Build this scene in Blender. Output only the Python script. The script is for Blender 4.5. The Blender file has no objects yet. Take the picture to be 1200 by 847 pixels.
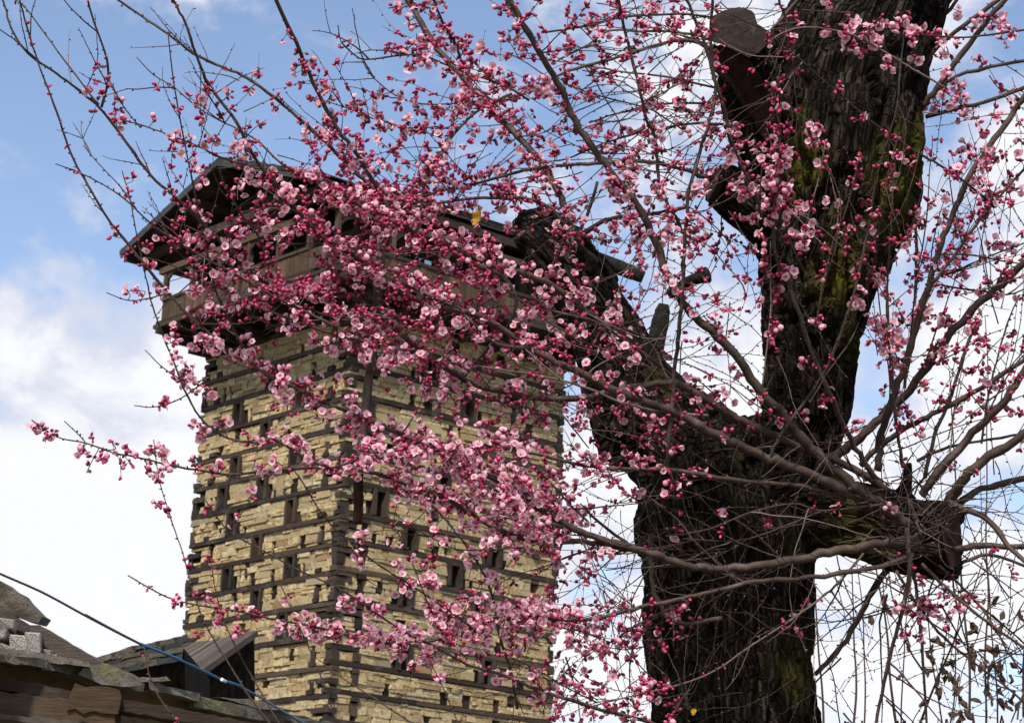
import bpy, bmesh, math, random
import numpy as np
from mathutils import Vector, Matrix, noise
rnd = random.Random(11)
sc = bpy.context.scene
COL = sc.collection
PI = math.pi

# ------------------------------------------------------------------ camera
FPX, PW, PH = 2700.0, 1200.0, 847.0
PITCH, ROLL = 0.2713, 0.0466
C0 = Vector((0, 0, 1.6))
FW = Vector((0, math.cos(PITCH), math.sin(PITCH)))
UP0 = Vector((0, -math.sin(PITCH), math.cos(PITCH)))
RI = Vector((math.cos(ROLL), 0, 0)) + UP0 * math.sin(ROLL)
UP = UP0 * math.cos(ROLL) - Vector((1, 0, 0)) * math.sin(ROLL)
cam = bpy.data.cameras.new("camera")
cam.sensor_width = 36.0
cam.lens = FPX / PW * 36.0
cam.clip_start, cam.clip_end = 0.1, 5000
camo = bpy.data.objects.new("camera", cam)
COL.objects.link(camo)
camo.matrix_world = Matrix.Translation(C0) @ Matrix((RI, UP, -FW)).transposed().to_4x4()
cam.dof.use_dof = True
cam.dof.focus_distance = 8.3
cam.dof.aperture_fstop = 18
sc.camera = camo

def ray(px, py):
    return FW + RI * ((px - PW / 2) / FPX) - UP * ((py - PH / 2) / FPX)
def P(px, py, d):                       # photo pixel at depth d along the optical axis -> world
    return C0 + ray(px, py) * d
def proj(v):
    w = v - C0; d = w.dot(FW)
    return PW / 2 + FPX * w.dot(RI) / d, PH / 2 - FPX * w.dot(UP) / d, d
def on_plane(px, py, base, n):
    r = ray(px, py)
    return C0 + r * ((base - C0).dot(n) / r.dot(n))

# ------------------------------------------------------------------ light
SUN_EL, SUN_AZ = math.radians(46), math.radians(196)    # azimuth from +Y, clockwise
world = bpy.data.worlds.new("World"); sc.world = world
world.use_nodes = True
wt = world.node_tree; wn = wt.nodes; wl = wt.links
wn.clear()
def N(tree, typ, **kw):
    n = tree.nodes.new(typ)
    for k, v in kw.items():
        if k.startswith("i_"):
            key = k[2:]
            n.inputs[int(key) if key.isdigit() else key].default_value = v
        else:
            setattr(n, k, v)
    return n
sky = N(wt, "ShaderNodeTexSky", sky_type="NISHITA", sun_disc=False, sun_elevation=SUN_EL, sun_rotation=SUN_AZ,
        altitude=1700, air_density=1.0, dust_density=1.2, ozone_density=1.5)
geo = N(wt, "ShaderNodeTexCoord")
def wmath(op, a, b=None, c=None, clamp=False):
    n = N(wt, "ShaderNodeMath", operation=op, use_clamp=clamp)
    for i, v in enumerate((a, b, c)):
        if v is None: continue
        if isinstance(v, (int, float)): n.inputs[i].default_value = v
        else: wl.new(v, n.inputs[i])
    return n.outputs[0]
DIRV = geo.outputs["Generated"]
def lobe(px, py, rpx, amp):             # a soft cloud bank (or gap) around one direction of the sky
    c = ray(px, py).normalized()
    s = N(wt, "ShaderNodeVectorMath", operation="DISTANCE")
    wl.new(DIRV, s.inputs[0]); s.inputs[1].default_value = c
    t = wmath("DIVIDE", s.outputs["Value"], rpx / FPX)
    e = wmath("MULTIPLY", wmath("MULTIPLY", t, t), -1.0)
    return wmath("MULTIPLY", wmath("EXPONENT", e), amp)
mp = N(wt, "ShaderNodeMapping"); mp.inputs["Scale"].default_value = (1, 1, 1.35); mp.inputs["Location"].default_value = (3.1, 0.4, 1.7)
wl.new(DIRV, mp.inputs["Vector"])
n1 = N(wt, "ShaderNodeTexNoise", i_Scale=15.0, i_Detail=9.0, i_Roughness=0.55, i_Distortion=0.2); wl.new(mp.outputs[0], n1.inputs["Vector"])
n2 = N(wt, "ShaderNodeTexNoise", i_Scale=5.0, i_Detail=6.0, i_Roughness=0.5); wl.new(mp.outputs[0], n2.inputs["Vector"])
cov = wmath("MULTIPLY_ADD", n1.outputs[0], 2.7, -.73)
for a in ((90, 700, 200, .85), (-20, 590, 110, .36), (40, 430, 110, .10), (220, 590, 120, .42), (420, 760, 260, .4), (690, 640, 220, .22), (1000, 760, 240, .46),
          (1150, 450, 90, .40), (1120, 180, 170, .14), (800, 330, 170, .16), (860, 110, 150, .08), (1020, 420, 70, -.18), (1180, 560, 60, -.1),
          (150, 130, 330, -.20), (500, 60, 230, -.26), (110, 540, 60, -.12), (60, 420, 90, .2), (190, 470, 70, .2), (20, 330, 60, .1)):
    cov = wmath("ADD", cov, lobe(*a))
cl = N(wt, "ShaderNodeMapRange", interpolation_type="SMOOTHSTEP")
wl.new(cov, cl.inputs["Value"])
cl.inputs["From Min"].default_value = 0.40; cl.inputs["From Max"].default_value = 0.92
shade = N(wt, "ShaderNodeMapRange", interpolation_type="SMOOTHSTEP")
wl.new(wmath("ADD", wmath("MULTIPLY", cov, 0.6), wmath("MULTIPLY", n2.outputs[0], 0.7)), shade.inputs["Value"])
shade.inputs["From Min"].default_value = 0.72; shade.inputs["From Max"].default_value = 1.02
ccol = N(wt, "ShaderNodeMix", data_type="RGBA")
wl.new(shade.outputs[0], ccol.inputs["Factor"])
ccol.inputs["A"].default_value = (3.3, 3.5, 4.2, 1); ccol.inputs["B"].default_value = (4.75, 4.78, 4.95, 1)
mx = N(wt, "ShaderNodeMix", data_type="RGBA")
wl.new(cl.outputs[0], mx.inputs["Factor"]); wl.new(ccol.outputs["Result"], mx.inputs["B"])
skm = N(wt, "ShaderNodeMix", data_type="RGBA", blend_type="MULTIPLY"); skm.inputs["Factor"].default_value = 1.0
wl.new(sky.outputs[0], skm.inputs["A"]); skm.inputs["B"].default_value = (1.12, 1.02, .95, 1)
wl.new(skm.outputs["Result"], mx.inputs["A"])
bg = N(wt, "ShaderNodeBackground", i_Strength=0.1)
wl.new(mx.outputs["Result"], bg.inputs["Color"])
wo = N(wt, "ShaderNodeOutputWorld"); wl.new(bg.outputs[0], wo.inputs["Surface"])

sund = bpy.data.lights.new("sun", "SUN"); sund.energy = 2.6; sund.angle = math.radians(6); sund.color = (1.0, 0.92, 0.82)
suno = bpy.data.objects.new("sun", sund); COL.objects.link(suno)
sdir = Vector((math.sin(SUN_AZ) * math.cos(SUN_EL), math.cos(SUN_AZ) * math.cos(SUN_EL), math.sin(SUN_EL)))
suno.rotation_euler = sdir.to_track_quat("Z", "Y").to_euler()
suno.location = (0, -5, 30)
sc.view_settings.view_transform = "Standard"; sc.view_settings.look = "None"
sc.view_settings.exposure = 1.05; sc.view_settings.gamma = 1.0

# ------------------------------------------------------------------ helpers
def tag(o, label=None, cat=None, group=None, kind=None):
    for k, v in (("label", label), ("category", cat), ("group", group), ("kind", kind)):
        if v: o[k] = v
    return o
def empty(name, loc, rz=0.0):
    o = bpy.data.objects.new(name, None); COL.objects.link(o)
    o.location = loc; o.rotation_euler = (0, 0, rz); o.empty_display_size = .3
    return o
def link(name, me, parent=None, loc=None, kind=None, label=None):
    o = bpy.data.objects.new(name, me); COL.objects.link(o)
    if parent is not None: o.parent = parent
    if loc is not None: o.location = loc
    if kind: o["kind"] = kind
    if label: o["label"] = label
    return o
def mesh_from(name, V, F, mats, midx=None, smooth=False):
    me = bpy.data.meshes.new(name)
    me.from_pydata([tuple(v) for v in V], [], F)
    for m in (mats if isinstance(mats, (list, tuple)) else [mats]): me.materials.append(m)
    if midx is not None: me.polygons.foreach_set("material_index", midx)
    if smooth: me.polygons.foreach_set("use_smooth", [True] * len(me.polygons))
    me.update()
    return me
class MB:
    """collects shapes for ONE mesh"""
    def __init__(s): s.V = []; s.F = []; s.M = []
    def add(s, V, F, mi=0):
        b = len(s.V); s.V += [Vector(v) for v in V]; s.F += [tuple(i + b for i in f) for f in F]; s.M += [mi] * len(F)
    def box(s, x0, x1, y0, y1, z0, z1, mi=0, jit=0.0):
        V = [(x, y, z) for x in (x0, x1) for y in (y0, y1) for z in (z0, z1)]
        if jit: V = [tuple(c + rnd.uniform(-jit, jit) for c in v) for v in V]
        s.add(V, [(0, 1, 3, 2), (4, 6, 7, 5), (0, 4, 5, 1), (2, 3, 7, 6), (0, 2, 6, 4), (1, 5, 7, 3)], mi)
    def beam(s, a, b, w, h, up=Vector((0, 0, 1)), mi=0, jit=0.0):
        a = Vector(a); b = Vector(b); t = (b - a).normalized(); sd = t.cross(up).normalized(); u = sd.cross(t)
        V = []
        for p in (a, b):
            for i, j in ((-1, -1), (1, -1), (1, 1), (-1, 1)):
                V.append(p + sd * (w / 2 * i + rnd.uniform(-jit, jit)) + u * (h / 2 * j + rnd.uniform(-jit, jit)))
        s.add(V, [(3, 2, 1, 0), (4, 5, 6, 7), (0, 1, 5, 4), (1, 2, 6, 5), (2, 3, 7, 6), (3, 0, 4, 7)], mi)
    def prism(s, poly, vec, mi=0):
        n = len(poly); A = [Vector(p) for p in poly]; B = [p + vec for p in A]
        s.add(A + B, [tuple(range(n - 1, -1, -1)), tuple(range(n, 2 * n))] + [(i, (i + 1) % n, (i + 1) % n + n, i + n) for i in range(n)], mi)
    def tube(s, pts, rad, sides=7, mi=0, cap=True):
        n = len(pts); rings = []
        t0 = (pts[1] - pts[0]).normalized()
        nrm = t0.orthogonal().normalized()
        V = []; F = []
        for i, p in enumerate(pts):
            t = (pts[min(i + 1, n - 1)] - pts[max(i - 1, 0)]).normalized()
            nrm = (nrm - t * nrm.dot(t))
            nrm = nrm.normalized() if nrm.length > 1e-6 else t.orthogonal().normalized()
            bn = t.cross(nrm)
            for k in range(sides):
                a = 2 * PI * k / sides
                V.append(p + (nrm * math.cos(a) + bn * math.sin(a)) * rad[i])
        for i in range(n - 1):
            for k in range(sides):
                k2 = (k + 1) % sides
                F.append((i * sides + k, i * sides + k2, (i + 1) * sides + k2, (i + 1) * sides + k))
        if cap:
            F.append(tuple(range(sides - 1, -1, -1))); F.append(tuple(range((n - 1) * sides, n * sides)))
        s.add(V, F, mi)
    def mesh(s, name, mats, off=None, smooth=False):
        V = s.V if off is None else [v - off for v in s.V]
        return mesh_from(name, V, s.F, mats, s.M, smooth)
    def build(s, name, mats, parent=None, off=None, smooth=False, kind=None, label=None):
        return link(name, s.mesh(name, mats, off, smooth), parent, None, kind, label)
def fix_normals(me):
    bm = bmesh.new(); bm.from_mesh(me); bmesh.ops.recalc_face_normals(bm, faces=bm.faces); bm.to_mesh(me); bm.free()

# ------------------------------------------------------------------ materials
def mat(name, build, disp=False):
    m = bpy.data.materials.new(name); m.use_nodes = True
    t = m.node_tree; t.nodes.clear()
    o = N(t, "ShaderNodeOutputMaterial"); b = N(t, "ShaderNodeBsdfPrincipled")
    b.inputs["Specular IOR Level"].default_value = 0.25
    t.links.new(b.outputs[0], o.inputs["Surface"])
    build(t, b, o)
    return m
def ramp(t, fac, stops):
    r = N(t, "ShaderNodeValToRGB"); e = r.color_ramp.elements
    while len(e) < len(stops): e.new(0.5)
    for k, (p, c) in enumerate(stops):
        e[k].position = p; e[k].color = (*c, 1) if len(c) == 3 else c
    t.links.new(fac, r.inputs[0]); return r.outputs[0]
def rand_out(t):                         # one number per piece: per object and per loose piece of a joined mesh
    a = N(t, "ShaderNodeObjectInfo"); g = N(t, "ShaderNodeNewGeometry")
    s = N(t, "ShaderNodeMath", operation="ADD"); t.links.new(a.outputs["Random"], s.inputs[0]); t.links.new(g.outputs["Random Per Island"], s.inputs[1])
    f = N(t, "ShaderNodeMath", operation="FRACT"); t.links.new(s.outputs[0], f.inputs[0])
    return f.outputs[0]
def noise_out(t, scale, detail=5, rough=.6, stretch=(1, 1, 1), coord="Object", attr=None, dist=0.0):
    if attr: c = N(t, "ShaderNodeAttribute", attribute_name=attr).outputs["Vector"]
    else: c = N(t, "ShaderNodeTexCoord").outputs[coord]
    m_ = N(t, "ShaderNodeMapping"); m_.inputs["Scale"].default_value = stretch; t.links.new(c, m_.inputs["Vector"])
    n = N(t, "ShaderNodeTexNoise", i_Scale=scale, i_Detail=detail, i_Roughness=rough, i_Distortion=dist); t.links.new(m_.outputs[0], n.inputs["Vector"])
    return n.outputs[0]
def mixc(t, fac, a, b, mode="MIX"):
    n = N(t, "ShaderNodeMix", data_type="RGBA", blend_type=mode)
    for k, v in (("Factor", fac), ("A", a), ("B", b)):
        if isinstance(v, (int, float)): n.inputs[k].default_value = v
        elif isinstance(v, tuple): n.inputs[k].default_value = (*v, 1)
        else: t.links.new(v, n.inputs[k])
    return n.outputs["Result"]
def bump(t, b, h, strength=.5, dist=.02):
    n = N(t, "ShaderNodeBump", i_Strength=strength, i_Distance=dist); t.links.new(h, n.inputs["Height"]); t.links.new(n.outputs[0], b.inputs["Normal"])
def setc(t, b, c, rough=.9):
    t.links.new(c, b.inputs["Base Color"]); b.inputs["Roughness"].default_value = rough
M = {}
def m_stone(t, b, o):
    r = rand_out(t)
    c = ramp(t, r, [(0, (.41, .315, .16)), (.2, (.53, .43, .245)), (.45, (.61, .51, .315)), (.75, (.55, .44, .24)), (.92, (.43, .29, .145)), (.96, (.38, .33, .24)), (1, (.65, .57, .40))])
    n = noise_out(t, 9, 6, .65); n2 = noise_out(t, 38, 4, .6)
    c = mixc(t, ramp(t, n, [(.46, (0, 0, 0)), (.68, (.9, .9, .9))]), c, (.19, .13, .075))
    c = mixc(t, .45, c, ramp(t, n2, [(.3, (.55, .5, .42)), (.7, (1.1, 1.08, 1.0))]), "MULTIPLY")
    setc(t, b, c, .92); bump(t, b, noise_out(t, 22, 6, .7), 1.0, .05)
M["stone"] = mat("sandstone", m_stone)
def m_timber(dark, light):
    def f(t, b, o):
        r = rand_out(t)
        g = noise_out(t, 7, 5, .7, (1, 1, 9)); g2 = noise_out(t, 2.2, 4, .6)
        c = ramp(t, r, [(0, dark), (.6, tuple((a * .6 + c_ * .4) for a, c_ in zip(dark, light))), (1, light)])
        c = mixc(t, .75, c, ramp(t, g, [(.3, (.45, .42, .4)), (.7, (1.25, 1.2, 1.15))]), "MULTIPLY")
        c = mixc(t, ramp(t, g2, [(.52, (0, 0, 0)), (.75, (.5, .5, .5))]), c, (.13, .11, .095))
        setc(t, b, c, .85); bump(t, b, g, .5, .015)
    return f
M["timber"] = mat("old_timber", m_timber((.024, .018, .015), (.075, .052, .037)))
M["darkwood"] = mat("dark_timber", m_timber((.022, .017, .014), (.06, .042, .03)))  # darker timber, also put under roof and eaves in place of shade
M["greywood"] = mat("weathered_planks", m_timber((.055, .046, .040), (.115, .097, .083)))
M["brownwood"] = mat("brown_planks", m_timber((.05, .034, .023), (.12, .078, .048)))
def m_core(t, b, o):
    n = noise_out(t, 6, 6, .65)
    setc(t, b, ramp(t, n, [(.3, (.03, .024, .018)), (.7, (.10, .078, .05))]), .95)
M["core"] = mat("clay_and_rubble", m_core)
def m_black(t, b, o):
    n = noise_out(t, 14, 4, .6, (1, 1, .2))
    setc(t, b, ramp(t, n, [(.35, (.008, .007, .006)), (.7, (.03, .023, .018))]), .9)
M["dark"] = mat("dark_boards_and_shade", m_black); M["dark"].node_tree.nodes["Principled BSDF"].inputs["Specular IOR Level"].default_value = .05  # near-black boards; in slits and holes the black stands in for shade
def m_slate(t, b, o):
    n = noise_out(t, 3.5, 7, .7); n2 = noise_out(t, 24, 5, .65); r = rand_out(t)
    c = ramp(t, n2, [(.3, (.075, .07, .062)), (.55, (.15, .14, .122)), (.75, (.24, .225, .195))])
    c = mixc(t, ramp(t, n, [(.48, (0, 0, 0)), (.66, (.85, .85, .85))]), c, mixc(t, n2, (.10, .10, .03), (.27, .25, .10)))
    c = mixc(t, .5, c, ramp(t, r, [(0, (.65, .62, .6)), (1, (1.15, 1.1, 1.05))]), "MULTIPLY")
    setc(t, b, c, .9); bump(t, b, n2, .7, .02)
M["slate"] = mat("mossy_slate", m_slate)
def m_bluegrey(t, b, o):
    n = noise_out(t, 5, 6, .6)
    setc(t, b, ramp(t, n, [(.3, (.022, .026, .028)), (.7, (.055, .06, .06))]), .75)
def m_brownslate(t, b, o):
    n = noise_out(t, 6, 7, .7); setc(t, b, ramp(t, n, [(.32, (.05, .043, .034)), (.52, (.11, .095, .075)), (.72, (.20, .18, .145))]), .9); bump(t, b, n, .9, .05)
M["brownslate"] = mat("lichened_rock_slab", m_brownslate)
M["roofslate"] = mat("dark_slate", m_bluegrey)
def m_limestone(t, b, o):
    n = noise_out(t, 7, 6, .6)
    c = ramp(t, n, [(.35, (.18, .16, .135)), (.65, (.46, .44, .41))])
    setc(t, b, mixc(t, .6, c, ramp(t, rand_out(t), [(0, (.5, .48, .46)), (1, (1.15, 1.15, 1.17))]), "MULTIPLY"), .9); bump(t, b, n, .6, .03)
M["palestone"] = mat("pale_limestone", m_limestone)
def m_plaster(t, b, o):
    n = noise_out(t, 3, 6, .65)
    setc(t, b, ramp(t, n, [(.35, (.07, .05, .03)), (.6, (.20, .15, .10)), (.75, (.27, .21, .15))]), .95); bump(t, b, n, .5, .03)
M["mudwall"] = mat("mud_plaster", m_plaster)
def m_pane(t, b, o):
    n = noise_out(t, 1.2, 2)
    setc(t, b, ramp(t, n, [(.3, (.55, .57, .6)), (.7, (.72, .74, .76))]), .12); b.inputs["Metallic"].default_value = .85
M["pane"] = mat("window_pane_reflecting_sky", m_pane)
def m_ground(t, b, o):
    n = noise_out(t, .5, 8, .65)
    setc(t, b, ramp(t, n, [(.35, (.08, .075, .04)), (.65, (.16, .13, .09))]), 1)
M["ground"] = mat("dry_grass_and_earth", m_ground)
def m_bark(t, b, o):
    n1 = noise_out(t, 34, 8, .74, (1, 1, .13), attr="bark", dist=.3); n2 = noise_out(t, 5, 5, .6, (1, 1, .35), attr="bark"); n3 = noise_out(t, 90, 3, .6, attr="bark")
    at_ = N(t, "ShaderNodeAttribute", attribute_name="bark"); wob = N(t, "ShaderNodeTexNoise", i_Scale=9, i_Detail=4); t.links.new(at_.outputs["Vector"], wob.inputs["Vector"])
    wm = N(t, "ShaderNodeVectorMath", operation="SCALE"); t.links.new(wob.outputs["Color"], wm.inputs[0]); wm.inputs["Scale"].default_value = .05
    wa = N(t, "ShaderNodeVectorMath", operation="ADD"); t.links.new(at_.outputs["Vector"], wa.inputs[0]); t.links.new(wm.outputs[0], wa.inputs[1])
    wmap = N(t, "ShaderNodeMapping"); wmap.inputs["Scale"].default_value = (1, 1, .20); t.links.new(wa.outputs[0], wmap.inputs["Vector"])
    vor = N(t, "ShaderNodeTexVoronoi", feature="DISTANCE_TO_EDGE", i_Scale=46); t.links.new(wmap.outputs[0], vor.inputs["Vector"])
    crack = N(t, "ShaderNodeMapRange"); t.links.new(vor.outputs["Distance"], crack.inputs["Value"]); crack.inputs["From Max"].default_value = .22
    c = ramp(t, n1, [(.38, (.006, .0045, .0035)), (.475, (.028, .021, .0155)), (.58, (.088, .068, .050)), (.70, (.21, .17, .135))])  # pale stops paint sunlit flakes and ridges into the bark colour
    c = mixc(t, crack.outputs[0], mixc(t, .85, c, (.004, .003, .0025)), c)
    att = N(t, "ShaderNodeAttribute", attribute_name="moss")
    mm = N(t, "ShaderNodeMath", operation="MULTIPLY_ADD", use_clamp=True); t.links.new(n2, mm.inputs[0]); mm.inputs[1].default_value = 2.6
    mm2 = N(t, "ShaderNodeMath", operation="MULTIPLY_ADD"); t.links.new(att.outputs["Fac"], mm2.inputs[0]); mm2.inputs[1].default_value = 1.55; mm2.inputs[2].default_value = -1.75
    t.links.new(mm2.outputs[0], mm.inputs[2])
    moss = mixc(t, n3, (.022, .026, .005), (.19, .18, .022))
    c = mixc(t, mm.outputs[0], c, moss)
    ad = N(t, "ShaderNodeMath", operation="ADD"); t.links.new(n1, ad.inputs[0]); ad2 = N(t, "ShaderNodeMath", operation="MULTIPLY"); t.links.new(n3, ad2.inputs[0]); ad2.inputs[1].default_value = .35
    ad3 = N(t, "ShaderNodeMath", operation="ADD"); t.links.new(ad2.outputs[0], ad3.inputs[0]); t.links.new(crack.outputs[0], ad3.inputs[1]); t.links.new(ad3.outputs[0], ad.inputs[1])
    setc(t, b, c, .95); bump(t, b, ad.outputs[0], 1.0, .07)
    b.inputs["Specular IOR Level"].default_value = 0.12
M["bark"] = mat("furrowed_bark", m_bark)
def m_branch(t, b, o):
    n = noise_out(t, 14, 4, .6); n2 = noise_out(t, 120, 3, .6)
    c = ramp(t, n, [(.3, (.032, .021, .017)), (.55, (.070, .048, .038)), (.75, (.13, .100, .082))])
    c = mixc(t, .5, c, ramp(t, n2, [(.35, (.6, .58, .56)), (.65, (1.15, 1.1, 1.1))]), "MULTIPLY")
    setc(t, b, c, .62); bump(t, b, n2, .5, .004); b.inputs["Specular IOR Level"].default_value = .3
M["branch"] = mat("smooth_branch_bark", m_branch)
def m_twig(t, b, o):
    c = ramp(t, rand_out(t), [(0, (.024, .013, .012)), (.5, (.048, .028, .023)), (.8, (.085, .057, .046)), (1, (.16, .125, .105))])
    setc(t, b, c, .7)
M["twig"] = mat("twig_bark", m_twig)
def m_lichen(t, b, o):
    n = noise_out(t, 30, 5, .7)
    setc(t, b, ramp(t, n, [(.35, (.045, .035, .028)), (.55, (.10, .085, .065)), (.7, (.24, .23, .2))]), .9); bump(t, b, n, .8, .01)
M["lichen"] = mat("lichen_covered_bark", m_lichen)
def m_redwood(t, b, o):
    n = noise_out(t, 26, 8, .72, (1, 1, .14), dist=.4); n2 = noise_out(t, 6, 5, .6); c = ramp(t, n, [(.36, (.008, .004, .003)), (.5, (.040, .016, .010)), (.62, (.075, .030, .019)), (.76, (.14, .075, .052))]); c = mixc(t, .8, c, ramp(t, n2, [(.35, (.35, .33, .32)), (.65, (1.2, 1.1, 1.05))]), "MULTIPLY"); setc(t, b, c, .85); bump(t, b, n, 1.0, .05)
def m_darkbark(t, b, o):
    n = noise_out(t, 22, 6, .7); setc(t, b, ramp(t, n, [(.35, (.006, .006, .005)), (.6, (.022, .022, .018)), (.8, (.05, .05, .038))]), .95); bump(t, b, n, 1.0, .03)
M["darkbark"] = mat("dark_limb_bark", m_darkbark)
M["redwood"] = mat("exposed_reddish_wood", m_redwood)
def m_cut(t, b, o):
    n = noise_out(t, 15, 8, .75, dist=.6); n2 = noise_out(t, 70, 5, .7, (1, 1, .3))
    c = ramp(t, n, [(.35, (.012, .007, .005)), (.55, (.034, .021, .015)), (.75, (.085, .060, .046))])
    setc(t, b, mixc(t, .5, c, ramp(t, n2, [(.35, (.3, .28, .26)), (.65, (1.3, 1.25, 1.2))]), "MULTIPLY"), .9); bump(t, b, n, 1.0, .03)
M["cut"] = mat("weathered_sawn_wood", m_cut)
def m_petal(t, b, o):
    a = N(t, "ShaderNodeAttribute", attribute_name="tip")
    c = ramp(t, a.outputs["Fac"], [(0, (.55, .07, .18)), (.12, (.79, .33, .47)), (.34, (.90, .54, .65)), (1, (.95, .70, .78))])
    c = mixc(t, .55, c, ramp(t, rand_out(t), [(0, (.84, .52, .64)), (.4, (.98, .86, .92)), (1, (1.06, 1.2, 1.16))]), "MULTIPLY")
    b.inputs["Roughness"].default_value = .65; b.inputs["Specular IOR Level"].default_value = .15
    t.links.new(c, b.inputs["Base Color"])
    tr = N(t, "ShaderNodeBsdfTranslucent"); t.links.new(c, tr.inputs["Color"])
    ms = N(t, "ShaderNodeMixShader"); ms.inputs[0].default_value = .45
    t.links.new(b.outputs[0], ms.inputs[1]); t.links.new(tr.outputs[0], ms.inputs[2]); t.links.new(ms.outputs[0], o.inputs["Surface"])
M["petal"] = mat("pink_petal", m_petal)
def m_bud(t, b, o):
    a = N(t, "ShaderNodeAttribute", attribute_name="tip")
    c = ramp(t, a.outputs["Fac"], [(0, (.10, .008, .020)), (.3, (.31, .016, .062)), (.7, (.58, .055, .165)), (1, (.70, .14, .28))])
    c = mixc(t, .7, c, ramp(t, rand_out(t), [(0, (.55, .5, .5)), (.6, (1, 1, 1)), (1, (1.3, 1.9, 1.7))]), "MULTIPLY")
    setc(t, b, c, .45); b.inputs["Specular IOR Level"].default_value = .3
M["bud"] = mat("crimson_bud", m_bud)
def flat(name, col, rough=.8):
    def f(t, b, o):
        n = noise_out(t, 30, 3)
        setc(t, b, mixc(t, n, tuple(c * .7 for c in col), tuple(min(1, c * 1.25) for c in col)), rough)
    return mat(name, f)
M["calyx"] = flat("dark_red_calyx", (.17, .018, .03))
M["stamen"] = flat("stamens", (.72, .50, .30))
M["leaf"] = flat("withered_leaf", (.085, .052, .033))
M["yellow"] = flat("yellow_leaf", (.42, .25, .03))
M["cableblack"] = flat("black_rubber", (.012, .012, .013), .5)
M["cableblue"] = flat("blue_tape", (.025, .095, .19), .5)
M["white"] = flat("white_tape", (.7, .72, .76), .5)

# ------------------------------------------------------------------ ground
gb = MB(); gb.add([(-3000, -3000, 0), (3000, -3000, 0), (3000, 3000, 0), (-3000, 3000, 0)], [(0, 1, 2, 3)])
gb.build("ground", M["ground"], kind="structure")

# ------------------------------------------------------------------ tower
TA, WL, WR = 0.7032, 5.68, 6.13
dL = Vector((-math.sin(TA), math.cos(TA), 0)); dR = Vector((math.cos(TA), math.sin(TA), 0))
TC = P(398.6, 610, 48.0); TB = Vector((TC.x, TC.y, 0))
def zc(y):                                # height on the near corner seen at photo row y
    lo, hi = -5.0, 40.0
    for _ in range(50):
        m_ = (lo + hi) / 2
        if proj(Vector((TB.x, TB.y, m_)))[1] > y: lo = m_
        else: hi = m_
    return lo
def tloc(v):                              # world -> tower frame (x along right face, y along left face)
    w = v - TB; return Vector((w.dot(dR), w.dot(dL), w.z))
tower = tag(empty("stone_tower", TB, TA), "tall old tower of stone and timber courses with an overhanging roofed gallery", "tower")
def fbox(mb, face, u0, u1, z0, z1, din, dout, mi=0, jit=0.0):
    if face == "R": mb.box(u0, u1, -dout, din, z0, z1, mi, jit)
    else: mb.box(-dout, din, u0, u1, z0, z1, mi, jit)
ys = [850, 814, 781, 744, 705, 670, 636, 604, 567, 533, 499, 465, 431, 398]
BH = 0.105
zk = [zc(y) - BH / 2 for y in ys]
step = zk[1] - zk[0]
zk = [zk[0] - step * i for i in (3, 2, 1)] + zk
ZTOP = zc(368)
zk.append(ZTOP)
core = MB(); core.box(.16, WR, .16, WL, 0, ZTOP + .02); core.build("wall_core", M["core"], tower)
base = MB(); base.box(-.005, WR + .01, -.005, WL + .01, 0, zk[0] - .02); base.build("plinth", M["stone"], tower)
def px_u(face, px, py):
    n = Vector((dR.y, -dR.x, 0)) if face == "R" else Vector((dL.y, -dL.x, 0))
    l = tloc(on_plane(px, py, TB, n)); return (l.x if face == "R" else l.y), l.z
occ = {"L": [], "R": []}
def reserve(face, u0, u1, z0, z1): occ[face].append((u0, u1, z0, z1))
# windows (photo pixels), snapped to their course
wins = {"L": [(272, 612), (301, 638), (266, 679), (340, 664), (300, 706), (341, 597), (307, 571), (346, 530), (280, 474), (352, 460), (330, 742), (277, 535), (312, 500), (322, 430), (262, 575)],
        "R": [(481, 630), (533, 676), (580, 655), (476, 700), (474, 778), (571, 789), (549, 483), (560, 720), (505, 440), (600, 462), (520, 560), (610, 540), (470, 520), (445, 600), (600, 600)]}
wlist = []
for fc in "LR":
    for (px, py) in wins[fc]:
        u, z = px_u(fc, px, py)
        k = max(i for i in range(len(zk)) if zk[i] <= z + .02) if z > zk[0] else 0
        if k >= len(zk) - 1: continue
        off = 0 if fc == "L" else BH
        z0 = zk[k] + off + BH + .005; z1 = zk[k + 1] + off - .005
        if z < z0 - .05 and k > 0: k -= 1; z0 = zk[k] + off + BH + .005; z1 = zk[k + 1] + off - .005
        wlist.append((fc, u, z0, z1)); reserve(fc, u - .21, u + .21, z0 - .01, z1 + .01)
        for sd in (-1, 1):
            if rnd.random() < .55:
                for q in range(rnd.choice((1, 2))):
                    uu = u + sd * (.30 + .17 * q); hh = rnd.uniform(.14, .24); mb = MB(); fbox(mb, fc, uu - .05, uu + .05, z0, z0 + hh, .2, rnd.uniform(-.09, -.01), 0, .01)
                    mb.build("tie_end_hole", M["dark"] if rnd.random() < .6 else M["darkwood"], tower); reserve(fc, uu - .055, uu + .055, z0, z0 + hh)
tb_i = 0
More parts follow.
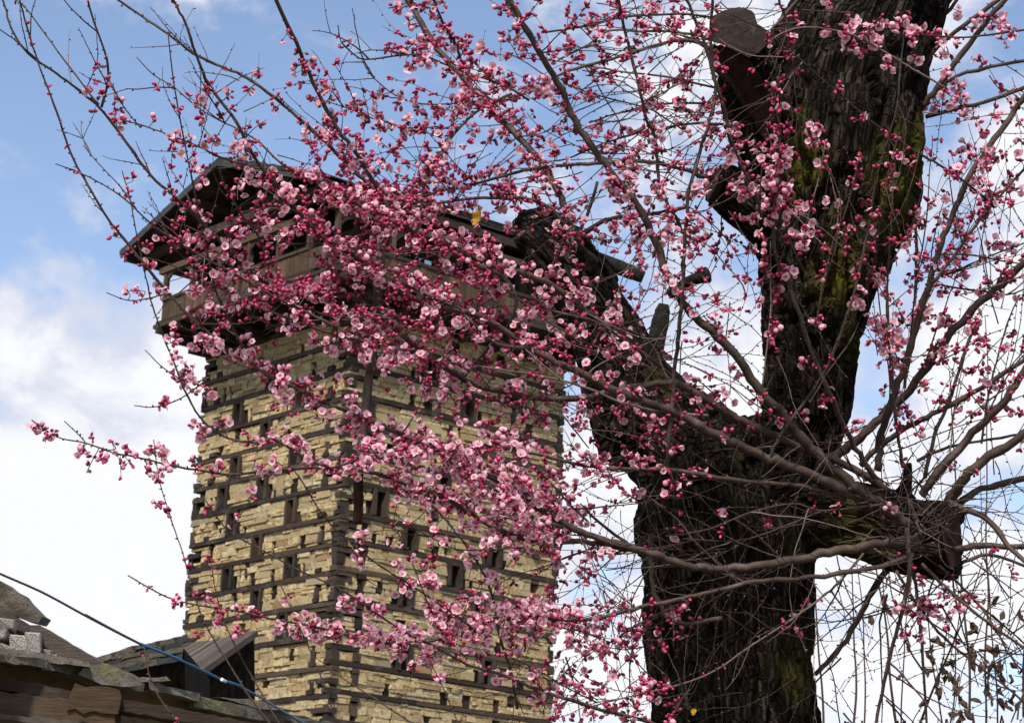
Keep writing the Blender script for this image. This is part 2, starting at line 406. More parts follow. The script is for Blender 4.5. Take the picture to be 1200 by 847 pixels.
for k in range(len(zk)):
    for fc, off, W in (("L", 0, WL), ("R", BH, WR)):
        z0 = zk[k] + off
        if k == len(zk) - 1 and fc == "R": continue
        # the long timber lies in two or three lengths
        cuts = [-.05, W * rnd.uniform(.35, .65), W + .012]
        for a, b_ in zip(cuts[:-1], cuts[1:]):
            mb = MB(); dz = rnd.uniform(-.012, .012)
            fbox(mb, fc, a + .004, b_ - .004, z0 + dz, z0 + BH + dz + rnd.uniform(-.02, .012), .2, rnd.uniform(.005, .03), 0, .012)
            mb.build("timber_beam", M["timber"], tower)
        reserve(fc, -.1, W + .1, z0 - .01, z0 + BH + .012)
    if k < len(zk) - 1:
        h = zk[k + 1] - zk[k]
        for fc, off, W in (("L", 0, WL), ("R", BH, WR)):
            oth = zk[k] + (BH if fc == "L" else 0) + (0 if fc == "L" else h)     # where the other face's beams end on this one
            for u in (.10, .66, W - .66, W - .10):
                hw = .10 * rnd.uniform(.8, 1.25); z0 = oth; z1 = oth + BH
                mb = MB(); fbox(mb, fc, u - hw, u + hw, z0 + .004, z1 - .004, .2, rnd.uniform(.0, .06), 0, .01)
                mb.build("timber_end", M["darkwood"], tower); reserve(fc, u - hw - .01, u + hw + .01, z0, z1)
            # short crib timbers at the corners
            for side in (0, 1):
                if rnd.random() < (.75 if side == 0 else .5):
                    L_ = rnd.uniform(.28, .78); a, b_ = (-.04, L_) if side == 0 else (W - L_ * .8, W - .005)
                    z0 = zk[k] + off + BH + (h - BH) * rnd.uniform(.42, .62)
                    mb = MB(); fbox(mb, fc, a, b_, z0, z0 + .10, .2, rnd.uniform(.0, .05), 0, .012)
                    mb.build("crib_timber", M["timber"] if rnd.random() < .6 else M["darkwood"], tower); reserve(fc, a, b_, z0 - .005, z0 + .105)
            # upright ties beside the corner and dark blocks that stand for the shade in small holes
            for u in (.09, .66, W - .075):
                if rnd.random() < .75:
                    z0 = zk[k] + off + BH + .01; z1 = zk[k + 1] + off - .01
                    zz = rnd.uniform(.0, .12)
                    mb = MB(); fbox(mb, fc, u - .08, u + .08, z0 + zz, min(z1, z0 + zz + rnd.uniform(.16, .34)), .2, rnd.uniform(-.05, .03), 0, .012)
                    mb.build("timber_tie", M["darkwood"], tower); reserve(fc, u - .09, u + .09, z0 + zz, min(z1, z0 + zz + .26))
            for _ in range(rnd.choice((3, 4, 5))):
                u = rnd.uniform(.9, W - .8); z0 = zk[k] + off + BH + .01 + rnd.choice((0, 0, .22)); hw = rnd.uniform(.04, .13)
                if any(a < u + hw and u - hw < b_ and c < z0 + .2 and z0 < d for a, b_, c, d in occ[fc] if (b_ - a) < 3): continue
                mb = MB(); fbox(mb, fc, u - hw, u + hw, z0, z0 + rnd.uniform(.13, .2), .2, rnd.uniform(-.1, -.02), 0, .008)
                mb.build("tie_end_hole", M["dark"] if rnd.random() < .6 else M["darkwood"], tower); reserve(fc, u - hw - .008, u + hw + .008, z0, z0 + .2)
for fc, u, z0, z1 in wlist:
    w = MB(); pw = .072
    for a, b_ in ((u - .2, u - .2 + pw + .02), (u + .2 - pw, u + .2)):
        fbox(w, fc, a, b_, z0, z1, .22, .035, 0, .006)
    wo_ = w.build("window", M["darkwood"] if rnd.random() < .55 else M["timber"], tower)
    s = MB(); fbox(s, fc, u - .107, u + .127, z0, z1, .2, -.14); s.build("slit_shade", M["dark"], wo_)  # near-black panel stands in for the shade inside the open slit
    s = MB(); fbox(s, fc, u - .105, u + .125, z1 - .035, z1 - .001, .12, .01); s.build("lintel", M["timber"], wo_)
# stones: irregular chamfered blocks, shared mesh data
def rock_mesh(name, seed, m_, bev=.10, jit=.09):
    r_ = random.Random(seed); bm = bmesh.new(); bmesh.ops.create_cube(bm, size=1.0)
    for v in bm.verts: v.co += Vector([r_.uniform(-jit, jit) for _ in range(3)])
    bmesh.ops.bevel(bm, geom=list(bm.edges), offset=bev, segments=1, affect="EDGES", profile=.6)
    me = bpy.data.meshes.new(name); bm.to_mesh(me); bm.free(); me.materials.append(m_); return me
ROCK = [rock_mesh("stone", 40 + i, M["stone"], rnd.uniform(.02, .06), .09) for i in range(12)]
slots = []
for fc, off, W in (("L", 0, WL), ("R", BH, WR)):
    for k in range(len(zk) - 1):
        z = zk[k] + off + BH + .004; zt = zk[k + 1] + off - .004
        nrow = rnd.choice((4, 5, 5, 6))
        hs = [rnd.choice((.5, .7, 1, 1.2, 1.5)) * rnd.uniform(.85, 1.15) for _ in range(nrow)]; q = (zt - z) / sum(hs)
        for h_ in hs:
            za, zb = z, z + h_ * q; z = zb
            iv = sorted((a, b_) for a, b_, c, d in occ[fc] if c < zb - .025 and d > za + .025)
            u = 0.0; free = []
            for a, b_ in iv:
                if a > u + .05: free.append((u, a))
                u = max(u, b_)
            if u < W - .05: free.append((u, W))
            for a, b_ in free:
                u = a
                while u < b_ - .04:
                    l = min(rnd.choice((.16, .22, .3, .4, .55)) * rnd.uniform(.8, 1.2) * (1.0 if h_ > .9 else 1.25), b_ - u)
                    if b_ - u - l < .12: l = b_ - u
                    slots.append((fc, u, u + l, za, zb)); u += l
def stone_tf(s):
    fc, a, b_, c, d = s
    dep = .2; outp = rnd.uniform(-.04, .012); g = .002
    if fc == "R": ctr = ((a + b_) / 2, dep / 2 - outp - .0, (c + d) / 2); sc_ = (b_ - a - g, dep, d - c - g)
    else: ctr = (dep / 2 - outp, (a + b_) / 2, (c + d) / 2); sc_ = (dep, b_ - a - g, d - c - g)
    return ctr, sc_
vis = [s for s in slots if s[3] > zc(840)]
vis.sort(key=lambda s: -(s[2] - s[1]) * (s[4] - s[3]))
big = set(map(id, vis[:300]))
restV = []; restF = []; nv = 0
rv = [np.array([v.co[:] for v in me.vertices]) for me in ROCK]; rf = [[tuple(p.vertices) for p in me.polygons] for me in ROCK]
for s in slots:
    ctr, scl = stone_tf(s); i = rnd.randrange(12)
    if id(s) in big:
        o = link("stone", ROCK[i], tower, ctr); o.scale = scl
    else:
        restV += list(map(tuple, rv[i] * np.array(scl) + np.array(ctr))); restF += [tuple(q + nv for q in f) for f in rf[i]]; nv += len(rv[i])
link("stones", mesh_from("stones", restV, restF, M["stone"]), tower, kind="stuff")

# gallery under the roof
def gallery(face, W, ua, ub, out, zf, zr, zb, zw):
    """ua..ub along the face; zf floor underside, zr rail top, zb top beam"""
    def bx(name, u0, u1, z0, z1, d0, d1, m_, parent=tower):
        mb = MB(); fbox(mb, face, u0, u1, z0, z1, d0, d1, 0, .004); return mb.build(name, m_, parent)
    bx("gallery_floor", ua - .12, ub + .1, zf, zf + .09, .1, out + .12, M["darkwood"])
    for i in range(8):                                    # cantilever brackets below the floor
        u = ua + .15 + (ub - ua - .3) * i / 7
        mb = MB()
        for d1, z0, z1 in ((out + .16, zf - .14, zf - .004), (out * .72, zf - .28, zf - .144), (out * .42, zf - .42, zf - .284)):
            fbox(mb, face, u - .07, u + .07, z0, z1, .1, d1, 0, .006)
        mb.build("floor_bracket", M["darkwood"], tower)
    bx("floor_edge_beam", ua - .2, ub + .15, zf + .092, zf + .20, -out + .1, out + .03, M["darkwood"])
    rl = bx("gallery_railing", ua, ub, zr, zr + .07, -out + .09, out + .02, M["timber"])
    n = int((ub - ua) / .16)
    for i in range(n):
        u = ua + (ub - ua) * (i + .5) / n; hw = (ub - ua) / n / 2 - .006
        mb = MB(); fbox(mb, face, u - hw, u + hw, zf + .203, zr - .003, -out + .045, out - rnd.uniform(.0, .02), 0, .003)
        mb.build("plank", M["brownwood"], rl)
    for e in (ua, ub):                                    # end panels
        mb = MB(); fbox(mb, face, e - .025, e + .025, zf + .203, zr - .003, -.0, out - .06); mb.build("end_panel", M["brownwood"], tower)
    npst = 5
    for i in range(npst + 1):
        u = ua + .04 + (ub - ua - .08) * i / npst
        bx("gallery_post", u - .045, u + .045, zr + .072, zb - .002, -out + .11, out - .0, M["brownwood"])
        if i < npst:
            u2 = ua + .04 + (ub - ua - .08) * (i + 1) / npst; a = u + .047; b_ = u2 - .047; r_ = (b_ - a) / 2
            V = []; F = []
            for d in (out - .02, out - .07):
                for j in range(13):
                    an = PI * j / 12
                    V.append(((a + b_) / 2 - math.cos(an) * r_ * .98, zb - .004 - .55 * r_ * 1.0 + math.sin(an) * r_ * .5 * 1.0, d))
                    V.append(((a + b_) / 2 - math.cos(an) * r_ * .98, zb - .004, d))
            Q = 26
            for j in range(12):
                x = 2 * j
                F += [(x, x + 2, x + 3, x + 1), (Q + x, Q + x + 1, Q + x + 3, Q + x + 2), (x, Q + x, Q + x + 2, x + 2)]
            mb = MB(); mb.add([((u_, -d, z_) if face == "R" else (-d, u_, z_)) for u_, z_, d in V], F); mb.build("arch_board", M["darkwood"], tower)
    bx("gallery_top_beam", ua - .2, ub + .2, zb, zb + .14, -out + .13, out + .03, M["brownwood"])
nR = dR; nL = dL
v = tloc(on_plane(187, 386, TB + dL * WL, nL)); GO = -v.x; ZF = v.z
ZR = tloc(on_plane(188, 353, TB + dL * WL, nL)).z; ZB = tloc(on_plane(186, 318, TB + dL * WL, nL)).z
tip = tloc(on_plane(128, 290, TB + dL * (WL + .95), nL)); apex = tloc(on_plane(258, 188, TB + dL * (WL / 2), nL))
pass
gallery("L", WL, .0, WL, GO, ZF, ZR, ZB, None)
gallery("R", WR, -GO + .05, WR, .95, ZF, ZR, ZB, None)
# timber chamber behind the gallery
ZE = tip.z
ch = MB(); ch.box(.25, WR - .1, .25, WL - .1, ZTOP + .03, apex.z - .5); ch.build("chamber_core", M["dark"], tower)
for fc, W in (("L", WL), ("R", WR)):
    n = 16
    for i in range(n):
        u = .05 + (W - .1) * (i + .5) / n; hw = (W - .1) / n / 2 - .008
        mb = MB(); fbox(mb, fc, u - hw, u + hw, ZTOP + .14, ZB + .25, .26, -.16 + rnd.uniform(0, .02)); mb.build("wall_plank", M["brownwood"], tower)
    for i in range(5):
        u = .15 + (W - .3) * i / 4
        mb = MB(); fbox(mb, fc, u - .07, u + .07, ZTOP + .14, ZB + .4, .14, .0); mb.build("wall_post", M["timber"], tower)
    wu = [W * .41, W * .54] if fc == "L" else [W * .3, W * .6]
    for u in wu:
        mb = MB(); z0 = ZR + .2; z1 = ZB - .02
        for a, b_, c, d in ((u - .34, u - .28, z0, z1), (u + .28, u + .34, z0, z1), (u - .28, u + .28, z0, z0 + .06), (u - .28, u + .28, z1 - .06, z1), (u - .03, u + .03, z0 + .06, z1 - .06)):
            fbox(mb, fc, a, b_, c, d, .13, -.05)
        wi = mb.build("window", M["darkwood"], tower)
        for a, b_ in ((u - .278, u - .032), (u + .032, u + .278)):
            p_ = MB(); fbox(p_, fc, a, b_, z0 + .062, z1 - .062, .13, -.09); p_.build("pane", M["pane"], wi)
# roof: ridge runs parallel to the right face
HWD = WL / 2 + .95; XR0 = apex.x; XR1 = WR + .15; YM = WL / 2; ZA = apex.z; ZEV = ZE
X0E = min(tip.x, XR0)
slope = math.atan2(ZA - ZEV, HWD)
for sgn, nm in ((1, "far"), (-1, "near")):
    n = 15
    for i in range(n):                                    # boards of the underside, seen from below
        a = XR0 + (XR1 - XR0) * i / n + .006; b_ = XR0 + (XR1 - XR0) * (i + 1) / n - .006
        mb = MB(); V = []
        for x in (a, b_):
            for yy, zz in ((YM + sgn * .02, ZA - .02), (YM + sgn * HWD, ZEV)):
                for t_ in (0, -.05 - rnd.uniform(0, .012)): V.append((x, yy, zz + t_))
        mb.add(V, [(0, 1, 3, 2), (4, 6, 7, 5), (0, 4, 5, 1), (2, 3, 7, 6), (0, 2, 6, 4), (1, 5, 7, 3)]); mb.build("roof_board", M["darkwood"], tower)
    for j in range(9):                                    # slate courses, overlapping
        f0 = j / 9; f1 = (j + 1.25) / 9
        m_n = 13
        for i in range(m_n):
            a = XR0 - .04 + (XR1 - XR0 + .08) * i / m_n + .004; b_ = XR0 - .04 + (XR1 - XR0 + .08) * (i + 1) / m_n - .004
            yA = YM + sgn * HWD * (1 - f1) * 1.0; yB = YM + sgn * (HWD * (1 - f0) + .06 + rnd.uniform(0, .05))
            zA = ZEV + (ZA - ZEV) * f1 + .012 * 0 + .01; zB = ZEV + (ZA - ZEV) * f0 + .035 + rnd.uniform(0, .015)
            if f1 > 1: yA = YM + sgn * .0; zA = ZA + .05
            mb = MB(); V = [(x, y_, z_ + t_) for x in (a, b_) for y_, z_ in ((yA, zA), (yB, zB)) for t_ in (0.03, 0)]
            mb.add(V, [(0, 1, 3, 2), (4, 6, 7, 5), (0, 4, 5, 1), (2, 3, 7, 6), (0, 2, 6, 4), (1, 5, 7, 3)]); mb.build("roof_slate", M["roofslate"], tower)
    mb = MB(); mb.beam((XR0 - .06, YM + sgn * .03, ZA - .07), (XR0 - .06, YM + sgn * (HWD + .05), ZEV - .07), .05, .16); mb.build("barge_board", M["roofslate"], tower)
    for f in (.0, .33, .66, .97):
        mb = MB(); y_ = YM + sgn * (HWD * f + .09); z_ = ZA + (ZEV - ZA) * f - .17
        mb.beam((XR0 + .05, y_, z_), (XR1 - .05, y_, z_), .15, .17); mb.build("purlin", M["darkwood"], tower)
    for i in range(12):
        x = XR0 + .25 + (XR1 - XR0 - .5) * i / 11
        mb = MB(); mb.beam((x, YM + sgn * .15, ZA - .1), (x, YM + sgn * (HWD - .05), ZEV - .10), .08, .07); mb.build("rafter", M["darkwood"], tower)
gab = MB(); gab.prism([(XR0 + 1.2, YM - HWD + .6, ZEV + .1), (XR0 + 1.2, YM + HWD - .6, ZEV + .1), (XR0 + 1.2, YM, ZA - .25)], Vector((.06, 0, 0))); gab.build("gable_boards", M["darkwood"], tower)
tie = MB(); tie.beam((XR0 + .5, YM - HWD + .2, ZEV - .05), (XR0 + .5, YM + HWD - .2, ZEV - .05), .16, .18); tie.build("tie_beam", M["darkwood"], tower)

# ------------------------------------------------------------------ the near slate-roofed house, lower left
def slab_poly(name, poly, d, vec, m_, parent, off, label=None, kind=None, rough=0.0):
    pts = []
    n = len(poly)
    for i in range(n):
        a = poly[i]; b_ = poly[(i + 1) % n]; da = a[2] if len(a) > 2 else d; db = b_[2] if len(b_) > 2 else d
        k = max(1, int(math.hypot(b_[0] - a[0], b_[1] - a[1]) / 9)) if rough else 1
        for j in range(k):
            t_ = j / k; jx = rnd.uniform(-rough, rough) if (rough and j) else 0; jy = rnd.uniform(-rough, rough) if (rough and j) else 0
            pts.append(P(a[0] + (b_[0] - a[0]) * t_ + jx, a[1] + (b_[1] - a[1]) * t_ + jy, da + (db - da) * t_))
    mb = MB(); mb.prism(pts, vec); me = mb.mesh(name, m_, off); fix_normals(me)
    return link(name, me, parent, None, kind, label)
hb = P(150, 1100, 15.0); hb.z = 0
house = tag(empty("slate_roofed_house", hb), "low rustic house in the lower left corner under mossy slate eaves", "house")
BK = Vector((-.25, .95, .09))                              # up the roof slope, away from the camera
eave = [(-60, 752), (0, 766), (52, 772), (104, 783), (165, 800), (178, 798), (230, 812), (283, 826), (330, 834), (400, 848), (470, 862)]
for i in range(len(eave) - 1):
    (x0, y0), (x1, y1) = eave[i], eave[i + 1]
    if x1 - x0 < 20: continue
    d0 = 13 + x0 / 200; d1 = 13 + x1 / 200; th = rnd.uniform(9, 13)
    slab_poly("roof_slate", [(x0 - 4, y0, d0), (x1 + 5, y1 + rnd.uniform(-1, 2), d1), (x1 + 3, y1 + th, d1), (x0 - 2, y0 + th + rnd.uniform(-2, 2), d0)], 13, BK * 1.1, M["slate"], house, hb, rough=1.6)
slab_poly("roof_slate", [(-30, 756), (30, 761), (104, 775), (106, 781), (60, 776), (-30, 766)], 13.3, BK * .7, M["slate"], house, hb, rough=1.0)
slab_poly("roof_slate", [(92, 790), (100, 780), (128, 778), (150, 787), (166, 796), (164, 803), (120, 802)], 13.35, BK * .8, M["slate"], house, hb, rough=2.0, label="mossy yellow-green roof slate")
slab_poly("roof_slate", [(150, 794), (195, 792), (200, 797), (160, 799)], 13.9, BK * .6, M["slate"], house, hb, rough=1.0)
slab_poly("roof_slate", [(255, 816), (300, 820), (345, 832), (300, 829)], 14.5, BK * .6, M["slate"], house, hb, rough=1.0)
slab_poly("house_wall", [(-80, 762, 13.4), (0, 774, 13.5), (104, 791, 13.9), (178, 806, 14.3), (283, 834, 14.8), (400, 856, 15.4), (440, 866, 15.6), (440, 1260, 15.6), (-80, 1260, 13.4)], 14, Vector((0, 5, 0)), M["mudwall"], house, hb)
def pbeam(name, a, b_, w, h, m_, d, vec=None, **k):
    return slab_poly(name, [(a[0], a[1] - h / 2), (b_[0], b_[1] - h / 2), (b_[0], b_[1] + h / 2), (a[0], a[1] + h / 2)], d, vec or Vector((0, .25, 0)), m_, house, hb, **k)
pbeam("wall_plate", (-60, 790), (420, 874), 1, 14, M["darkwood"], 13.28, rough=1.2)  # dark timber paints the shade of the eave recess
pbeam("eave_beam", (-60, 816), (135, 838), 1, 26, M["brownwood"], 13.25, rough=2)
slab_poly("wall_board", [(88, 800), (140, 808), (138, 836), (78, 832)], 13.235, Vector((0, .03, 0)), M["brownwood"], house, hb, rough=3.5)
pbeam("eave_beam", (-60, 832), (150, 855), 1, 7, M["greywood"], 13.18, rough=1)
slab_poly("wall_board", [(236, 842), (268, 846), (272, 875), (232, 875)], 13.6, Vector((0, .08, 0)), M["brownwood"], house, hb, rough=2)
# upper gable of the same house: boards, slab and pale rubble
g2 = hb
slab_poly("gable_slab", [(-70, 655), (2, 681), (22, 694), (36, 710), (50, 722), (44, 730), (28, 726), (0, 716), (-70, 690)], 14.4, Vector((-.1, .8, .1)), M["brownslate"], house, g2, rough=1.8)
slab_poly("barge_board", [(34, 732), (46, 732), (92, 760), (130, 781), (146, 794), (110, 792), (70, 770), (36, 744)], 14.2, Vector((-.1, .9, .1)), M["greywood"], house, g2, rough=.8)
slab_poly("gable_slab", [(-60, 700), (10, 718), (44, 736), (36, 742), (-60, 720)], 14.35, Vector((-.05, .5, .05)), M["greywood"], house, g2, rough=1.2)
slab_poly("gable_wall", [(-70, 715), (40, 737), (60, 760), (60, 790), (-70, 790)], 14.7, Vector((0, .4, 0)), M["mudwall"], house, g2)
PALE = [rock_mesh("gable_stone", 80 + i, M["palestone"], .08, .2) for i in range(4)]
for x, y, w, h in ((-14, 734, 30, 12), (9, 733, 22, 14), (3, 747, 24, 17), (-18, 752, 22, 18), (41, 757, 19, 34), (24, 757, 22, 26), (58, 768, 9, 11), (10, 763, 18, 12), (67, 771, 10, 6)):
    o = link("gable_stone", rnd.choice(PALE), house, P(x, y, 14.2) - hb); k = 14.5 / FPX; o.scale = (w * k * .8, .18, h * k * .75); o.rotation_euler = (0, rnd.uniform(-.3, .3), 0)
# slate roof further back
rb = P(150, 1100, 30); rb.z = 0
rear = tag(empty("rear_house", rb), "further slate roof between the near eaves and the tower", "house")
def edge_y(x): return 771 - 27 * ((x - 116) / 96) ** .8 if x > 116 else 772
for row in range(4):
    x = 112 + row * 4
    while x < 206:
        w_ = rnd.uniform(18, 30); th = rnd.uniform(5, 8); x2 = min(x + w_, 216); y0 = edge_y(x) + row * 7 + rnd.uniform(-1.5, 1); y1 = edge_y(x2) + row * 7 + rnd.uniform(-2, 1)
        slab_poly("roof_slate", [(x - 2, y0), (x2 + 3, y1), (x2 + 2, y1 + th), (x - 1, y0 + th)], 30 - row * .3, Vector((-.2, .9, .1)), M["roofslate"] if rnd.random() < .5 else M["brownslate"], rear, rb, rough=1.2)
        x = x2
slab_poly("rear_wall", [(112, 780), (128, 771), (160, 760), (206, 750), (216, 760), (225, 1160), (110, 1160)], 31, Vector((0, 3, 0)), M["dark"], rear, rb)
# plank-roofed shed against the tower
sb = P(240, 1100, 40); sb.z = 0
shed = tag(empty("plank_roofed_shed", sb), "small dark shed with a weathered grey plank roof at the foot of the tower", "shed")
def lerp(a, b_, t_): return tuple(a[i] + (b_[i] - a[i]) * t_ for i in range(len(a)))
TLx, TRx, BRx, BLx = (205, 756, 42.0), (299, 740, 40.0), (227, 793, 38.6), (118, 801, 40.8)
nb = 14
for i in range(nb):
    a0 = lerp(TLx, TRx, i / nb + .004); a1 = lerp(TLx, TRx, (i + 1) / nb - .004); b0 = lerp(BLx, BRx, i / nb + .004); b1 = lerp(BLx, BRx, (i + 1) / nb - .004)
    e = rnd.uniform(-.03, .06); b0 = lerp(a0, b0, 1 + e); b1 = lerp(a1, b1, 1 + e)
    mb = MB(); q = [P(*a0), P(*a1), P(*b1), P(*b0)]; up = Vector((0, 0, -.06 - rnd.uniform(0, .03)))
    jz = Vector((0, 0, rnd.uniform(-.02, .03))); q = [p + jz for p in q]
    mb.prism(q, up); me = mb.mesh("roof_plank", M["greywood"], sb); fix_normals(me); link("roof_plank", me, shed)
mb = MB(); mb.beam(P(300, 741.5, 39.95), P(227, 794, 38.5), .09, .1); mb.build("barge_board", M["greywood"], shed, sb)
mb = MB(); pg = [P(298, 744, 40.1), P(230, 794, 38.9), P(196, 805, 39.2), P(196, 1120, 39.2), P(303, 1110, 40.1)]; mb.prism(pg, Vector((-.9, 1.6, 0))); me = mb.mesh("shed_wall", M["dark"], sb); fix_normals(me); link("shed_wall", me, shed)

# cable
def spline(pts, n=8):
    pts = [Vector(p) for p in pts]
    if len(pts) < 3: return [pts[0].lerp(pts[-1], i / n) for i in range(n + 1)]
    out = []; Q = [pts[0] * 2 - pts[1]] + pts + [pts[-1] * 2 - pts[-2]]
    for i in range(1, len(Q) - 2):
        for j in range(n):
            t_ = j / n; a, b_, c, d = Q[i - 1:i + 3]
            out.append(.5 * (b_ * 2 + (c - a) * t_ + (a * 2 - b_ * 5 + c * 4 - d) * t_ * t_ + (b_ * 3 - a - c * 3 + d) * t_ ** 3))
    out.append(pts[-1]); return out
cb0 = P(165, 754, 11); cable = tag(empty("overhead_cable", cb0), "black cable bound in blue tape sagging across the lower left roofs", "cable")
k = 11 / FPX
pts = spline([P(x, y, 11) for x, y in ((-220, 590), (-60, 645), (0, 672), (50, 694), (100, 721), (140, 742), (166, 755))])
mb = MB(); mb.tube(pts, [1.4 * k] * len(pts), 6); mb.build("bare_cable", M["cableblack"], cable, cb0, True)
pts = spline([P(x, y, 11) for x, y in ((100, 719), (135, 738), (166, 754))]); mb = MB(); mb.tube(pts, [.6 * k] * len(pts), 5); mb.build("thin_wire", M["cableblack"], cable, cb0, True)
pts = spline([P(x, y, d) for x, y, d in ((164, 754, 11), (200, 768, 11.1), (228, 781, 11.2), (245, 789, 11.3), (262, 797, 11.4), (280, 803, 11.5), (292, 810, 11.6), (306, 817, 11.8), (330, 832, 12.5), (365, 852, 13.4))])
mb = MB(); mb.tube(pts, [(1.7 + .7 * noise.noise(Vector((i * .35, 0, 3)))) * k for i in range(len(pts))], 7); mb.build("taped_length", M["cableblue"], cable, cb0, True)
mb = MB(); mb.tube([P(260, 795.6, 11.35), P(264, 798, 11.4)], [2.1 * k] * 2, 8); mb.build("tape_knot", M["white"], cable, cb0)
#@@TREE
# ------------------------------------------------------------------ the old blossoming tree
troot = P(848, 1640, 9.0); troot.z = 0
tree = tag(empty("blossoming_fruit_tree", troot), "old fruit tree in pink blossom with dark mossy trunk and sawn limbs", "tree")
CHAINS = [
    [(842, 1700, 165, 9), (848, 1500, 140, 9), (852, 1200, 112, 9), (857, 950, 98, 9), (858, 840, 96, 9), (857, 760, 97, 9), (856, 690, 98, 9), (850, 620, 106, 9), (838, 560, 98, 9)],
    [(838, 570, 90, 9), (795, 525, 68, 9.02), (752, 482, 55, 9.05), (726, 430, 47, 9.1), (702, 375, 43, 9.15), (674, 325, 41, 9.2), (647, 290, 37, 9.25), (622, 266, 24, 9.3), (606, 252, 10, 9.3)],
    [(742, 500, 47, 9.0), (735, 545, 30, 9.0)],
    [(870, 590, 86, 9), (915, 540, 62, 9), (941, 500, 50, 9), (946, 450, 51, 9), (950, 400, 56, 9), (958, 340, 68, 9), (968, 280, 84, 9), (976, 220, 98, 9), (979, 165, 107, 9), (984, 110, 104, 9), (998, 60, 94, 9), (1018, 10, 84, 9), (1040, -60, 78, 9), (1060, -220, 60, 9)],
    [(950, 255, 60, 8.98), (912, 165, 50, 8.88), (888, 95, 43, 8.80), (872, 52, 38, 8.74)],
    [(910, 262, 36, 8.95), (868, 232, 31, 8.86), (838, 214, 27, 8.8)],
    [(860, 600, 76, 9), (930, 600, 56, 8.95), (1000, 604, 44, 8.85), (1060, 622, 45, 8.78), (1122, 630, 43, 8.72)],
    [(1058, 590, 12, 8.85), (1063, 560, 7, 8.85), (1065, 540, 4, 8.85)],
]
tm = MB(); SK = []
for ch_ in CHAINS:
    cp = [P(x, y, d) for x, y, r, d in ch_]; rr = [r * d / FPX for x, y, r, d in ch_]
    sp = spline(cp, 5)
    rs = []
    for i in range(len(sp)):
        t_ = i / 5; a = min(int(t_), len(rr) - 1); b_ = min(a + 1, len(rr) - 1); rs.append(rr[a] + (rr[b_] - rr[a]) * (t_ - a))
    tm.tube(sp, rs, 26)
    s_ = 0; nrm = (sp[1] - sp[0]).orthogonal().normalized()
    for i in range(len(sp) - 1):
        t_ = (sp[i + 1] - sp[i]); L_ = t_.length; t_.normalize(); nrm = (nrm - t_ * nrm.dot(t_)).normalized()
        SK.append((sp[i].copy(), t_, L_, s_, nrm.copy(), t_.cross(nrm), rs[i])); s_ += L_
me0 = tm.mesh("trunk_raw", M["bark"]); fix_normals(me0)
tmp = bpy.data.objects.new("trunk_raw", me0); COL.objects.link(tmp)
md = tmp.modifiers.new("remesh", "REMESH"); md.mode = "VOXEL"; md.voxel_size = .0125
dg = bpy.context.evaluated_depsgraph_get(); trunk_me = bpy.data.meshes.new_from_object(tmp.evaluated_get(dg))
bpy.data.objects.remove(tmp); trunk_me.name = "trunk"
nv = len(trunk_me.vertices); co = np.empty(nv * 3); trunk_me.vertices.foreach_get("co", co); co = co.reshape(-1, 3)
no = np.empty(nv * 3); trunk_me.vertices.foreach_get("normal", no); no = no.reshape(-1, 3)
A = np.array([s[0][:] for s in SK]); T = np.array([s[1][:] for s in SK]); LL = np.array([s[2] for s in SK]); SS = np.array([s[3] for s in SK])
N1 = np.array([s[4][:] for s in SK]); N2 = np.array([s[5][:] for s in SK]); RR = np.array([s[6] for s in SK])
best = np.full(nv, 1e9); bark = np.zeros((nv, 3)); brad = np.zeros(nv)
for i in range(len(SK)):
    w = co - A[i]; t_ = np.clip(w @ T[i], 0, LL[i]); q = w - t_[:, None] * T[i]; dd = np.linalg.norm(q, axis=1); score = dd / max(RR[i], .05)
    m_ = score < best
    best[m_] = score[m_]; brad[m_] = RR[i]
    bark[m_, 0] = (q @ N1[i])[m_]; bark[m_, 1] = (q @ N2[i])[m_]; bark[m_, 2] = (SS[i] + t_)[m_] + i * 0
PATCH = [(P(1062, 200, 8.75), .24, 1.0), (P(1070, 260, 8.8), .2, .9), (P(938, 190, 8.68), .13, 1.0), (P(985, 250, 8.65), .12, .8), (P(920, 130, 8.66), .1, .7), (P(905, 70, 8.66), .08, .6), (P(940, 790, 8.75), .2, .65), (P(1000, 620, 8.7), .25, .7), (P(960, 330, 8.75), .18, .45),
         (P(1000, 400, 8.85), .16, .7), (P(720, 370, 8.98), .2, .55), (P(870, 600, 8.65), .3, .35), (P(770, 430, 9.0), .16, .45), (P(990, 330, 8.75), .16, .75)]
moss = np.zeros(nv)
for c_, r_, a in PATCH:
    d2 = ((co - np.array(c_[:])) ** 2).sum(1); moss = np.maximum(moss, a * np.exp(-d2 / (r_ * r_)))
disp = np.zeros(nv)
wz = co[:, 2]
for i in range(nv):
    if wz[i] < 1.9: continue
    x, y, z = bark[i]; k = min(1.0, brad[i] / .16)
    v = Vector((x * 17 + noise.noise(Vector((x * 5, y * 5, z * 3))) * .8, y * 17, z * 3.0))
    n_ = noise.noise(v); n2 = noise.noise(Vector((x * 31, y * 31, z * 9)))
    ridge = abs(n_) * 1.7
    disp[i] = (-.034 * max(0, 1 - ridge * 1.8) + .014 * ridge + .013 * n2) * k + .03 * noise.noise(Vector((x * 3, y * 3, z * 2.2))) * k
co2 = co + no * disp[:, None]
trunk_me.vertices.foreach_set("co", (co2 - np.array(troot[:])).ravel())
at = trunk_me.attributes.new("bark", "FLOAT_VECTOR", "POINT"); at.data.foreach_set("vector", bark.ravel())
at = trunk_me.attributes.new("moss", "FLOAT", "POINT"); at.data.foreach_set("value", moss)
trunk_me.materials.clear(); trunk_me.materials.append(M["bark"])
trunk_me.polygons.foreach_set("use_smooth", [True] * len(trunk_me.polygons)); trunk_me.update()
